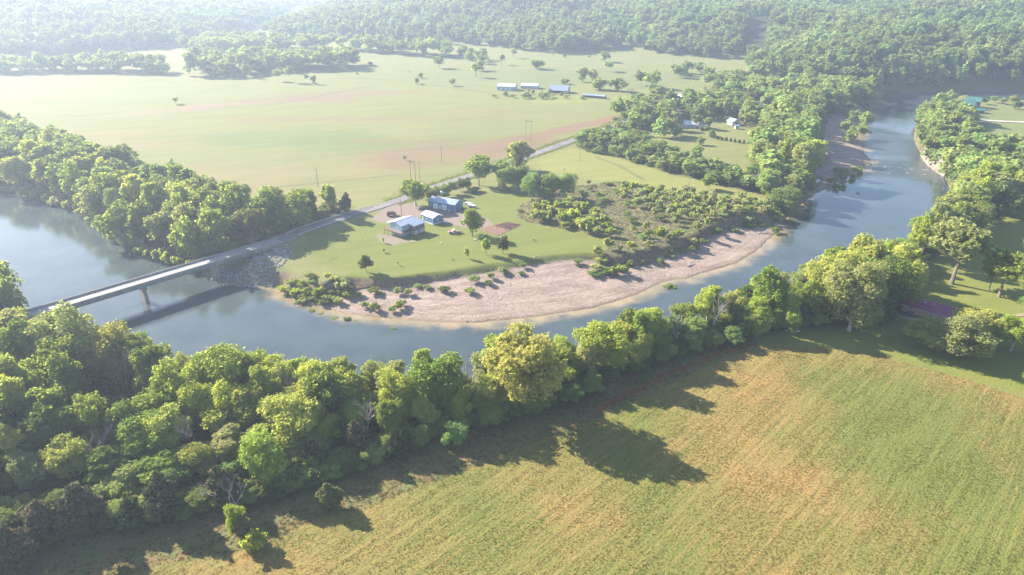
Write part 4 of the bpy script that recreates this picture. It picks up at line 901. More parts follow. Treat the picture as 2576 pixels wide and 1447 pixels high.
addp('round', 750, 1128, 17, 8, 'yellow', nb, 'yellow green tree above the vivid lime one')
addp('round', 1510, 945, 19, 8.5, 'lime', nb, 'large lime green tree right of the biggest golden tree')
addp('tall', 1610, 900, 18, 6, 'green', nb); addp('round', 1240, 1062, 10, 5, 'green', nb)
addp('round', 1900, 852, 9.5, 4.0, 'yellow', nb, 'small yellow green tree alone in front of the belt, left of the fire pit')
addp('open', 2018, 815, 18, 7, 'green', nb, 'pale trunked tree with bare stem left of the big pair at the lawn')
addp('round', 2135, 832, 27, 12.5, 'sage', nb, 'tall sage green tree standing at the lawn edge left of the maroon roof')
addp('round', 2085, 800, 27, 11.5, 'yellow', nb, 'tall yellow green tree behind the sage green one')
addp('round', 2215, 790, 23, 11, 'deep', nb, 'deep green tree leaning towards the maroon roofed house')
addp('tall', 1925, 815, 24, 7, 'green', nb, 'tall green double topped tree against the water')
addp('round', 570, 1030, 22, 10, 'green', nb, 'wide mid green tree at the water right of the gap')
addp('round', 830, 1065, 19, 7.5, 'deep', nb, 'dark green round tree at the water centre left')
addp('round', 200, 960, 25, 9.5, 'pale', nb, 'pale yellow tree overlapping the near end of the bridge'); addp('tall', 130, 960, 22, 7, 'gold', nb)
addp('open', 60, 925, 21, 8, 'dusk', nb, 'thin grey green tree at left edge in front of the bridge'); addp('round', 300, 975, 22, 8, 'gold', nb)
addp('round', 395, 1015, 20, 7.5, 'deep', nb, 'dark green tree at the right tip of the left grove'); addp('round', 370, 975, 18, 6, 'green', nb)
addp('bare', 190, 905, 13, 4, 'dusk', nb, 'small bare tree poking above the bridge parapet')
addp('bare', 590, 1120, 13, 5, 'dusk', nb, 'grey leafless tree among the lime trees'); addp('bare', 600, 1300, 13, 5, 'dusk', nb, 'grey leafless tree between two brown cedars'); addp('bare', 530, 1275, 11, 4, 'dusk', nb, 'leafless tangle beside the leftmost brown cedar gap'); addp('bare', 1185, 1010, 16, 5, 'dusk', nb, 'twiggy bare tree top against the water')
addp('bare', 2230, 720, 15, 7, 'tan', nb, 'mauve grey leafless crown against the blue river')
for (a, b, h) in ((450, 1030, 17), (980, 1000, 19), (1270, 1010, 19), (740, 1040, 19), (1480, 935, 20), (1700, 880, 19), (330, 1010, 21), (120, 1090, 21), (930, 1110, 18), (1790, 850, 21), (500, 1150, 18), (250, 1200, 18)): addp('bare', a, b, h, 5.5, 'dusk', nb)
for (a, b, h) in ((560, 560, 17), (300, 480, 21), (650, 560, 16), (150, 450, 21)): addp('bare', a, b, h, 6, 'dusk', 'far bank wood')
mixL = [('lime', 6), ('yellow', 4), ('green', 3), ('gold', 1), ('pale', 2), ('deep', 1)]
fill(belt_poly(-250, 430), 7.4, [('round', 4), ('tall', 2), ('open', 1)], [('green', 5), ('deep', 3), ('yellow', 3), ('sage', 2), ('lime', 2)], (14, 23), (5.5, 9), 'left grove', SKY_B, (HOLLOW,), 3, avoid=.75, edge=BEDGE)
fill(belt_poly(430, 900), 7.2, [('round', 5), ('tall', 2)], [('lime', 8), ('yellow', 6), ('pale', 2), ('green', 1)], (15, 22), (5.5, 9), 'lime grove', SKY_B, (HOLLOW,), 4, avoid=.7, edge=BEDGE)
fill(belt_poly(900, 1900), 6.8, [('round', 4), ('tall', 3), ('open', 1)], mixL, (16, 25), (5, 8.5), 'belt middle', SKY_B, (), 5, avoid=.7, edge=BEDGE)
fill(belt_poly(1900, 2275), 7.4, [('round', 4), ('tall', 3)], [('yellow', 4), ('lime', 2), ('green', 4), ('sage', 2)], (20, 29), (6.5, 10), 'belt right', SKY_B, (), 6, avoid=.7, edge=BEDGE)
fs = P([(a, b-12) for a, b in B_LOW[:-2]]+[(a, b+14) for a, b in reversed(B_LOW[:-2])])
fill(fs, 5.2, [('round', 5), ('cedar', 3), ('shrub', 0)], [('green', 4), ('lime', 3), ('sage', 2), ('deep', 2), ('brown', 2)], (3.2, 7), (2.6, 4.4), 'near belt fringe', None, (), 77, avoid=.6)
fill(P([(-250, 600), (-60, 690), (5, 750), (40, 805), (-20, 850), (-250, 800)]), 7.5, [('round', 1)], [('deep', 1), ('green', 1)], (17, 23), (6, 8), 'bank behind bridge', [(-300, 560), (0, 636), (40, 680), (85, 770), (95, 790)], (), 7)
# woods on the far bank left
A_POLY = P([(-420, 235), (-100, 300), (0, 335), (120, 370), (200, 400), (345, 455), (450, 478), (600, 525), (760, 530), (890, 522), (884, 540), (762, 568), (650, 612), (560, 640), (437, 652), (367, 628), (283, 592), (240, 550), (167, 510), (0, 474), (-420, 350)])
mixA = [('green', 5), ('deep', 3), ('yellow', 2), ('sage', 2), ('olive', 1), ('dusk', 1)]
fill(A_POLY, 10.5, [('round', 6), ('tall', 1), ('open', 2)], mixA, (17, 24), (7, 10), 'far bank wood', SKY_A, (), 8)
addp('round', 325, 462, 24, 10, 'deep', 'far bank wood', 'big dark domed tree at the field corner of the far bank wood')
addp('round', 762, 555, 17, 6, 'green', 'far bank wood', 'green tree at the road end of the far bank wood'); addp('open', 830, 540, 17, 6, 'sage', 'far bank wood', 'loose grey green tree at the road end of the far bank wood'); addp('cedar', 872, 532, 11, 5, 'olive', 'far bank wood', 'dark rounded tree last in the far bank wood before the road')
for i in range(34):   # silvery willows along the water
    k = i/33; px, py = np.interp(k, [0, .2, .4, .6, .8, 1], [60, 180, 270, 350, 430, 560]), np.interp(k, [0, .2, .4, .6, .8, 1], [480, 508, 575, 618, 645, 640])
    add('shrub', *at(px+random.uniform(-8, 8), py-random.uniform(2, 16)), random.uniform(4.5, 8), random.uniform(2.6, 4.2), random.choice(['silver', 'sage', 'pale', 'green']), 'far waterside')
addp('shrub', 478, 652, 6.5, 3.6, 'lime', 'far waterside', 'lime green bush at the water behind the bridge')
# trees round the yard
Yd = 'yard'
addp('round', 1188, 594, 13.5, 5.6, 'green', Yd, 'big green shade tree standing on the lawn beside the old truck')
addp('tall', 1223, 642, 8.6, 2.4, 'lime', Yd, 'slim bright green lawn tree left of the dark pine')
addp('tall', 1265, 638, 8.6, 2.9, 'cedar', Yd, 'dark pine on the lawn right of the slim bright tree')
addp('wispy', 1173, 652, 6.0, 1.5, 'yellow', Yd, 'thin golden sapling on the lower lawn'); T[-1]['kind'] = 'tallw'
addp('tall', 922, 686, 8.2, 3.2, 'olive', Yd, 'olive tree alone at the lower left corner of the lawn')
addp('wispy', 964, 612, 3.2, .9, 'lime', Yd, 'tiny lime sapling on the lawn below the house'); addp('wispy', 965, 636, 2.6, 1.0, 'lime', Yd, 'second tiny lime sapling, nearer the river')
addp('wispy', 1000, 668, 2.4, .6, 'lime', Yd, 'spindly sapling near the lawn foot')
addp('round', 1046, 518, 15, 8.6, 'green', Yd, 'green tree between the road and the blue workshop')
addp('round', 1205, 466, 18.5, 9.4, 'green', Yd, 'large green tree on the roadside behind the workshop')
addp('open', 1300, 436, 20.5, 10, 'sage', Yd, 'tall loose sage tree beside the road gap')
addp('round', 1300, 428, 15, 6.5, 'sage', Yd)
for (a, b, r_) in ((1278, 478, 6), (1340, 500, 5.6), (1385, 502, 6.4), (1422, 498, 5), (1262, 462, 5), (1310, 478, 4.5)): addp('round', a, b, 14.5, r_*1.25, 'green' if a % 4 else 'deep', Yd, None)
for (a, b) in ((1100, 500), (1120, 495), (1140, 488), (1160, 480), (1085, 508), (1175, 478), (1070, 500)): addp('tall', a, b, 7.5, 3.6, random.choice(['sage', 'lime', 'green']), Yd)
for (a, b) in ((1120, 498), (1188, 486), (1392-195, 482)): addp('shrub', a, b, 3, 3, 'dusk', Yd)
addp('round', 1780, 502-25, 8.5, 4.2, 'green', Yd, 'small round green tree on the pasture past the scrub')
addp('wispy', 1018, 404, 4.5, 1.6, 'green', Yd, 'lone little tree near the three bare poles')
# lone far trees on the pastures
for (a, b, h, r_, k, c, lb) in ((442, 262, 6.5, 3.6, 'open', 'green', 'single small tree standing in the middle of the great hay field'), (1105, 172, 15, 6.5, 'round', 'deep', 'dark tree with long shadow on the far rise'), (1198, 194, 15, 8, 'open', 'green', 'spreading tree above the barns'), (1030, 194, 11, 4, 'bare', 'dusk', 'small bare tree on the far pasture'), (1049, 212, 6.5, 3.2, 'round', 'green', 'small round tree at the hay field fence'), (1058, 197, 5.5, 3, 'round', 'deep', 'small dark bush tree on the far pasture'),
    (1138, 216, 7.5, 4, 'round', 'green', 'bright small tree at the hay field fence left of the barns'), (1350, 174, 11, 9.5, 'round', 'green', 'wide low tree on the far pasture'), (1262, 164, 13, 6, 'open', 'dusk', 'thin brownish tree on the far pasture'), (1292, 146, 13, 5, 'open', 'sage', 'pale loose tree below the hills'), (1522, 156, 13, 8, 'round', 'sage', 'round sage tree on the far pasture right'), (1418, 211, 5.5, 3.6, 'round', 'deep', 'left of two dark round trees behind the hay barn'), (1426, 212, 5.5, 3.4, 'round', 'deep', 'right of two dark round trees behind the hay barn'),
    (932, 163, 4.5, 4, 'cedar', 'cedar', 'dark conical bush on the far rise'), (1206, 178, 11, 7, 'round', 'green', 'tree right behind the spreading tree above the barns'), (1466, 206, 15, 7, 'round', 'green', 'tall tree left end of the far grove'), (1490, 203, 13, 7, 'round', 'sage', 'pale tree of the far grove'), (1506, 226, 12, 8, 'round', 'green', 'round tree in front of the far grove'), (1550, 228, 12, 7, 'round', 'deep', 'dark tree of the far grove'), (1568, 232, 11, 6, 'round', 'green', None), (1532, 180, 12, 7, 'round', 'sage', None), (1420, 145, 4, 3, 'round', 'deep', None), (1483, 148, 4, 3, 'round', 'olive', None),
    (1272, 242, 4.5, 3, 'round', 'deep', 'small dark tree in front of the left barn'), (1290, 246, 3, 3, 'round', 'green', None), (1243, 246, 3, 2.4, 'round', 'green', None), (1465, 250, 3, 2.6, 'round', 'deep', None), (1640, 222, 17, 10, 'round', 'green', 'great spreading tree of the far grove'), (1610, 215, 15, 7, 'open', 'sage', None), (1655, 250, 12, 8, 'round', 'sage', None)):
    addp(k, a, b, h, r_, c, 'far pasture', lb)
for i in range(26): add('tall', *at(1310+random.random()*75+(40 if i > 20 else 0), 236+random.random()*14), random.uniform(3, 6), random.uniform(1.6, 2.6), random.choice(['green', 'sage']), 'barn orchard')
# clumps at the back of the valley
def clump(pl, gap, hr, rr, cols, where, seed, kinds=(('round', 5), ('open', 1)), **kw): return fill(P(pl), gap, list(kinds), cols, hr, rr, where, None, (), seed, **kw)
fc = [('green', 4), ('deep', 2), ('sage', 3), ('olive', 1)]
clump([(-200, 195), (0, 187), (150, 183), (280, 185), (420, 188), (430, 182), (300, 172), (120, 172), (-200, 180)], 9.5, (12, 22), (7, 10), fc, 'left hedgerow', 21)
clump([(480, 190), (560, 197), (600, 190), (700, 180), (800, 178), (905, 172), (900, 160), (760, 160), (640, 160), (500, 170)], 12, (16, 25), (8, 12), fc, 'valley copse', 22)
clump([(690, 132), (860, 128), (1000, 138), (1128, 148), (1130, 138), (1000, 128), (860, 118), (700, 118)], 13, (16, 24), (8, 12), fc, 'hill foot line', 23)
clump([(450, 128), (560, 140), (700, 128), (640, 108), (520, 112)], 14, (16, 24), (8, 12), fc, 'valley mouth', 24)
clump([(1150, 150), (1215, 162), (1230, 152), (1160, 140)], 14, (10, 15), (6, 8), fc, 'hill foot line', 25)
for (a, b, h) in ((570, 192, 14), (585, 196, 12), (620, 194, 17), (700, 205, 13), (730, 208, 17), (770, 208, 9), (790, 212, 9), (660, 202, 5), (900, 195, 6), (530, 192, 12)): addp('open', a, b, h, h*.38, 'dusk' if b % 3 == 0 else 'sage', 'valley copse')
# middle woods by the road and the riverside belt
mm = [('green', 5), ('deep', 3), ('sage', 3), ('yellow', 2), ('olive', 2), ('lime', 1)]
HEDGE = [(1450, 372), (1470, 350), (1560, 330), (1620, 342), (1660, 378), (1720, 398), (1790, 420), (1880, 448), (1930, 455), (1950, 480), (1930, 492), (1830, 470), (1760, 452), (1660, 428), (1580, 402), (1500, 388)]
clump(HEDGE, 8.0, (4.5, 11), (3.4, 6), mm, 'pasture hedge', 31, (('round', 4), ('cedar', 2), ('tall', 1)), river_gap=3)
MIDW = [(1560, 322), (1545, 300), (1600, 268), (1640, 250), (1700, 262), (1760, 268), (1800, 240), (1900, 235), (1990, 230), (2060, 245), (2040, 280), (1960, 300), (1930, 330), (1905, 325), (1850, 318), (1800, 300), (1700, 300), (1690, 330), (1650, 330), (1600, 330)]
CLEAR = P([(1700, 300), (1800, 300), (1900, 330), (1930, 370), (1900, 400), (1860, 440), (1700, 380), (1620, 345), (1640, 335), (1700, 335)])
HOUSES = [P([(a-22, b+8), (a+30, b+8), (a+30, b-7), (a-22, b-7)]) for a, b in ((1737, 318), (1765, 320), (1835, 312), (1911, 272), (1730, 244))]
fill(P(MIDW), 11, [('round', 5), ('tall', 2), ('open', 1), ('cedar', 2)], mm, (9, 17), (5, 8.5), 'middle woods', None, HOUSES+[CLEAR], 32)
for i, (a, b) in enumerate(((1805, 352), (1816, 354), (1827, 355), (1838, 357), (1849, 359), (1860, 361), (1871, 362))): addp('cedar', a, b-1, 3.0, 1.4, 'cedar', 'mown clearing', f'{("first", "second", "third", "fourth", "fifth", "sixth", "seventh")[i]} from the left in the row of seven clipped bushes'); T[-1]['grp'] = 'row of seven clipped bushes in the clearing'
for (a, b, h, r_, c) in ((1790, 345, 6, 3, 'green'), (1762, 365, 6, 3, 'green'), (1770, 340, 7, 3.6, 'sage'), (1752, 320, 10, 5, 'lime'), (1780, 325, 9, 5, 'green'), (1700, 345, 9, 5, 'deep'), (1680, 340, 14, 7, 'lime'), (1660, 345, 15, 6, 'pale')): addp('round', a, b, h, r_, c, 'mown clearing')
RIVW = [(1905, 480), (1890, 430), (1900, 390), (1925, 340), (1960, 300), (2030, 275), (2110, 245), (2200, 236), (2180, 262), (2110, 275), (2070, 310), (2062, 360), (2050, 420), (2045, 460), (2010, 500), (1980, 515), (1940, 500)]
fill(P(RIVW), 10.5, [('round', 5), ('open', 2), ('tall', 1)], [('sage', 3), ('green', 4), ('yellow', 3), ('pale', 2), ('deep', 2)], (14, 22), (7, 10), 'riverside wood', None, (BAR2, P([(2035, 300), (2200, 286), (2230, 420), (2150, 470), (2035, 505)])), 33)
for (a, b, h, c) in ((2140, 345, 12, 'sage'), (2128, 330, 14, 'sage'), (2170, 330, 12, 'sage'), (2175, 308, 15, 'sage'), (2150, 300, 13, 'pale')): addp('open', a, b, h, 5, c, 'gravel island')
clump([(1880, 240), (1960, 225), (2100, 225), (2190, 232), (2100, 250), (1990, 250)], 12, (12, 18), (7, 9), mm, 'riverside wood', 34)
clump([(1770, 200), (1860, 190), (1960, 225), (1870, 250), (1790, 235)], 13, (8, 15), (6, 8), mm, 'roadside far wood', 35, (('round', 4), ('cedar', 2)))
clump([(1690, 185), (1760, 178), (1765, 190), (1700, 196)], 13, (9, 14), (6, 8), mm, 'roadside far wood', 36)
# right bank
RB = [(2345, 272), (2440, 262), (2450, 300), (2420, 345), (2440, 380), (2576, 395), (2700, 420), (2700, 560), (2576, 520), (2500, 545), (2440, 600), (2360, 640), (2290, 680), (2255, 668), (2340, 615), (2390, 560), (2400, 490), (2380, 450), (2340, 400), (2318, 350), (2325, 300)]
HB = P([(2370, 352), (2420, 352), (2420, 335), (2370, 335)])
LOWB = P([(2250, 455), (2900, 455), (2900, 900), (2200, 900)])
fill(P([(2322, 285), (2345, 268), (2440, 262), (2450, 300), (2420, 345), (2440, 380), (2576, 395), (2700, 420), (2700, 450), (2395, 450), (2350, 402), (2318, 360)]), 7.4, [('round', 5), ('tall', 1), ('open', 2)], [('yellow', 3), ('lime', 3), ('green', 4), ('sage', 2), ('gold', 1)], (9, 17), (5, 8), 'right bank point', None, [P([(2370, 352), (2420, 352), (2420, 335), (2370, 335)]), P([(2392, 305), (2500, 305), (2500, 240), (2392, 240)])], 42, river_gap=.5, minh=3)
fill(P([(2376, 455), (2700, 455), (2700, 560), (2576, 520), (2500, 545), (2440, 600), (2360, 640), (2290, 680), (2255, 668), (2340, 615), (2390, 560), (2405, 490)]), 7.4, [('round', 5), ('tall', 1), ('open', 2)], [('yellow', 4), ('lime', 3), ('green', 4), ('sage', 2), ('gold', 1)], (14, 23), (6, 9.5), 'right bank wood', [(2240, 600), (2290, 500), (2312, 440), (2345, 395), (2700, 380)], [HB, P([(2392, 305), (2500, 305), (2500, 240), (2392, 240)])], 41, river_gap=2, minh=3)
ok_ = 'oak lawn'
addp('open', 2394, 714, 27, 16.5, 'sage', ok_, 'great oak with a thick visible trunk on the lawn behind the maroon roof')
addp('open', 2513, 748, 20, 11.5, 'green', ok_, 'spreading oak at the right edge of the lawn'); addp('open', 2487, 730, 12, 4.5, 'green', ok_, 'slim oak between the two big lawn oaks')
addp('round', 2405, 893, 14.5, 11.5, 'sage', ok_, 'huge low spreading oak in front of the maroon roofed house'); addp('round', 2452, 868, 12.5, 8.5, 'yellow', ok_, 'right hand half of the low spreading oak pair'); addp('round', 2340, 874, 9.5, 8.5, 'yellow', ok_, 'left hand small oak leaning over the lawn')
addp('round', 2541, 884, 13.5, 6.5, 'lime', ok_, 'lime green tree cut by the right edge of the picture'); addp('round', 2592, 900, 12, 6, 'green', ok_); addp('round', 2600, 800, 12, 6, 'green', ok_); addp('round', 2612, 985, 9, 5, 'green', ok_)
addp('open', 2600, 640, 10, 6, 'sage', ok_); addp('round', 2490, 560, 9, 6, 'dusk', ok_); addp('round', 2540, 545, 9, 6, 'dusk', ok_)
addp('round', 2450, 343, 9, 3.6, 'deep', ok_, 'single dark tree in the long shadows of the river meadow'); addp('round', 2560, 275, 7, 6, 'deep', ok_, 'dark bush tree right of the log house'); addp('open', 2550, 262, 8, 5, 'sage', ok_)
addp('round', 2300, 640, 11, 5, 'lime', ok_); addp('round', 2275, 660, 9, 5, 'sage', ok_)
for (a, b) in ((2475, 262), (2500, 258), (2520, 262), (2545, 256), (2400, 312), (2430, 318), (2415, 316)): addp('shrub', a, b, 6, 4, 'sage', ok_)
# shrubs of the scrub, the bar and the bank edge
sc_cols = [('sage', 4), ('pale', 3), ('lime', 2), ('green', 2)]
fill(P([(1620, 470), (1700, 480), (1800, 500), (1900, 510), (1960, 528), (1940, 548), (1880, 545), (1800, 552), (1700, 560), (1640, 540), (1600, 500)]), 5.5, [('wispy', 4), ('shrub', 1)], [('pale', 4), ('sage', 3), ('silver', 2)], (3.5, 6.5), (2.2, 3.6), 'willow scrub', None, (), 51, river_gap=6)
fill(P([(1340, 555), (1350, 530), (1400, 525), (1440, 520), (1480, 540), (1520, 560), (1540, 600), (1500, 600), (1440, 578), (1390, 572)]), 5.5, [('shrub', 1)], [('green', 3), ('lime', 2), ('sage', 2)], (4, 7), (2.8, 4), 'lawn side scrub', None, (), 52)
fill(P([(1560, 480), (1640, 475), (1660, 520), (1600, 530), (1550, 510)]), 7, [('shrub', 1)], [('green', 2), ('lime', 2), ('sage', 1)], (3.5, 6), (2.5, 4), 'scrub middle', None, (), 53)
fill(P([(1590, 560), (1700, 590), (1640, 630), (1560, 645), (1600, 600)]), 8, [('shrub', 2), ('wispy', 1)], sc_cols, (3, 5.5), (2, 3.4), 'scrub river edge', None, (), 54)
fill(P([(690, 706), (720, 694), (860, 704), (900, 716), (830, 736), (750, 728)]), 3.6, [('shrub', 1)], [('lime', 2), ('green', 3), ('sage', 1)], (1.6, 3.6), (1.6, 2.8), 'gravel bar', None, (), 58, river_gap=.3)
fill(GRN_SCRUB, 9.5, [('wispy', 3), ('shrub', 2)], sc_cols, (1.2, 5), (1.0, 3.6), 'scrub middle', None, (), 55, river_gap=4)
for i in range(60):
    k = random.random(); a = 700+k*1260; b = float(np.interp(a, [q[0] for q in BAR_LAND], [q[1] for q in BAR_LAND]))+random.uniform(-5, 9)
    if 1000 < a < 1450 and random.random() < .55: continue
    add('shrub', *at(a, b), random.uniform(1.0, 3.0), random.uniform(1.2, 2.8), random.choice(['green', 'sage', 'lime', 'olive']), 'bar back edge')
for (a, b, h, r_, c) in ((1822, 535, 5.5, 3.6, 'deep'), (1500, 640, 5, 3, 'pale'), (1530, 628, 6, 3, 'pale'), (1515, 650, 4, 3.2, 'pale'), (1500, 662, 3.4, 3, 'pale'), (1660, 605, 7, 3.4, 'green'), (1705, 600, 5, 3, 'green'), (1755, 580, 5, 2.6, 'pale'), (1780, 570, 5, 2.6, 'pale')): addp('shrub', a, b, h, r_, c, 'scrub river edge')
for (a, b, h, r_, c) in ((860, 712, 6, 3.2, 'silver'), (800, 720, 4, 3, 'green'), (770, 716, 3.6, 2.8, 'green'), (740, 712, 3, 2.6, 'lime'), (710, 705, 3, 2.6, 'lime'), (820, 728, 3, 2.4, 'green'), (940, 752, 3.6, 2.6, 'green'), (915, 745, 2.6, 2, 'green'), (1000, 750, 3.4, 2.4, 'green'), (985, 755, 2.4, 2, 'green'), (1010, 742, 2.4, 2, 'green'), (1120, 715, 2.6, 2.6, 'lime'), (1180, 718, 2.2, 2.6, 'lime'), (1230, 700, 2.0, 2.2, 'lime'), (1108, 712, 1.8, 1.8, 'lime'),
    (990, 790, 2.4, 1.8, 'sage'), (1013, 800, 1.8, 1.8, 'green'), (870, 768, 2, 1.8, 'green'), (835, 765, 1.6, 2.0, 'green'), (890, 775, 1.6, 1.6, 'green'), (800, 755, 1.6, 1.6, 'green'), (905, 782, 1.2, 1.2, 'green'), (780, 748, 1.8, 1.6, 'lime'), (1025, 720, 3, 2, 'sage'), (1000, 718, 3, 2.2, 'sage'), (850, 735, 3, 2.2, 'sage')): addp('shrub', a, b, h, r_, c, 'gravel bar')
for (a, b, h, r_, c) in ((1690, 690, 2.5, 3.2, 'deep'), (1545, 672, 4, 3, 'deep'), (1565, 668, 4.2, 3.2, 'green'), (1525, 668, 2.5, 3.4, 'olive'), (1495, 675, 2, 3.4, 'olive')): addp('shrub', a, b, h, r_, c, 'gravel bar')
for i in range(30):
    px, py = 2085+random.random()*85, 405+random.random()*60; add('shrub', *at(px, py), random.uniform(1.5, 4), random.uniform(2, 3.2), random.choice(['sage', 'green', 'deep']), 'gravel island')
for i in range(16):
    px = 1990+random.random()*-130; add('shrub', *at(px, 500+random.random()*40), random.uniform(3, 5), random.uniform(2, 3.2), random.choice(['pale', 'sage', 'green']), 'willow scrub')

# ------------------------------------------------------------------ turn the survey into objects
ORD = lambda n: {1: 'first', 2: 'second', 3: 'third'}.get(n, f'{n}{"th" if 10 <= n % 100 <= 20 else {1: "st", 2: "nd", 3: "rd"}.get(n % 10, "th")}')
for t_ in T:
    t_['z'] = gh(t_['x'], t_['y']); px, py = proj(t_['x'], t_['y'], t_['z']+t_['h']*.5); t_['px'], t_['py'] = px, py
    d = math.hypot(t_['x'], t_['y'], CAMH); t_['d'] = d; t_['size'] = t_['h']*1000/d
    t_['fam'] = 'shrub' if t_['kind'] in ('shrub', 'wispy') else 'tree'
vis = [t_ for t_ in T if -140 < t_['px'] < 2716]
trees_ = sorted([t_ for t_ in vis if t_['fam'] == 'tree'], key=lambda q: (-(1 if (q['label'] or q['kind'] == 'bare') else 0), -q['size'])); shr = sorted([t_ for t_ in vis if t_['fam'] == 'shrub'], key=lambda q: (-(1 if q['label'] else 0), -q['size']))
IND = set(map(id, trees_[:300]+shr[:190]))
rows = {}
for t_ in vis:
    if id(t_) in IND and not t_['label']: rows.setdefault((t_['where'], t_['fam']), []).append(t_)
BACKWORD = {'near bank': 'near bank belt', 'near bank field edge': 'near belt field edge', 'left grove': 'left bridge-end grove', 'lime grove': 'lower left grove', 'belt middle': 'middle near belt', 'belt right': 'right near belt', 'yard': 'workshop hedge', 'oak lawn': 'oak lawn'}
for (wh, fam), lst in rows.items():
    lst.sort(key=lambda q: q['y']); nrow = 1 if len(lst) < 9 else 3; n = len(lst)
    for k in range(nrow):
        part = lst[k*n//nrow:(k+1)*n//nrow]; part.sort(key=lambda q: q['px'])
        rw = ('',) if nrow == 1 else (('front row, ', 'middle row, ', 'back row, ')[k],)
        for i, q in enumerate(part):
            sz = 'tall' if q['h'] > 17 else 'low' if q['h'] < 9 else 'medium'
            if fam == 'shrub': sz = 'small' if q['h'] < 3 else 'bushy'
            noun = {'round': 'round crowned tree', 'tall': 'upright tree', 'open': 'loose crowned tree', 'cedar': 'cedar', 'bare': 'leafless tree', 'shrub': 'shrub', 'wispy': 'feathery shrub', 'tallw': 'sapling'}[q['kind']]
            q['label'] = f"{sz} {CN[q['col']]} {noun}, {ORD(i+1)} from left, {rw[0]}{BACKWORD.get(wh, wh)}"
NAMES = {'round': 'broadleaf_tree', 'tall': 'upright_tree', 'open': 'spreading_tree', 'cedar': 'cedar_tree', 'bare': 'bare_tree', 'shrub': 'shrub', 'wispy': 'willow_shrub', 'tallw': 'sapling'}
far_src = {}
bare_vars = [bare_mesh('branches', 14, 5, 3+i, M['twig']) for i in range(3)]
rest = []
for t_ in vis:
    if id(t_) not in IND: rest.append(t_); continue
    lod = 'near' if t_['d'] < 300 else 'mid' if t_['d'] < 620 else 'far'
    rs = random.Random(int(t_['x']*31+t_['y']*17)); rz = rs.uniform(0, 6.28)
    nm = NAMES[t_['kind']]; grp = t_.get('grp') or f"{'trees' if t_['fam'] == 'tree' else 'shrubs'} of the {BACKWORD.get(t_['where'], t_['where'])}"
    c = PAL[t_['col']]; j = rs.uniform(.85, 1.15); col = (c[0]*j*rs.uniform(.9, 1.1), c[1]*j, c[2]*j, 1)
    if t_['kind'] == 'bare':
        o = link(nm, bare_vars[rs.randrange(3)]); o.location = (t_['x'], t_['y'], t_['z']-.1); o.rotation_euler = (0, 0, rz); o.scale = (t_['r']/5, t_['r']/5, t_['h']/14); tag(o, t_['label'], 'bare tree', grp); continue
    fam = {'tallw': 'wispy'}.get(t_['kind'], t_['kind']); cm, tm, H, Rr = variants(f'{fam}_{lod}')[rs.randrange(len(variants(f'{fam}_{lod}')))]
    sc = (t_['r']/Rr*rs.uniform(.86, 1.14), t_['r']/Rr*rs.uniform(.86, 1.14), t_['h']/H)
    if tm is None:
        o = link(nm, cm); o.location = (t_['x'], t_['y'], t_['z']-.1); o.rotation_euler = (0, 0, rz); o.scale = sc; o.color = col; tag(o, t_['label'], 'shrub' if nm != 'sapling' else 'sapling', grp)
    else:
        r = empty(nm, (t_['x'], t_['y'], t_['z']-.1), rz); r.scale = sc; tag(r, t_['label'], 'tree', grp)
        co = link('crown', cm, r); co.color = col; to = link('trunk', tm, r); o = co
    if lod == 'far' and fam in ('round', 'open'): far_src.setdefault(cm.name, co)
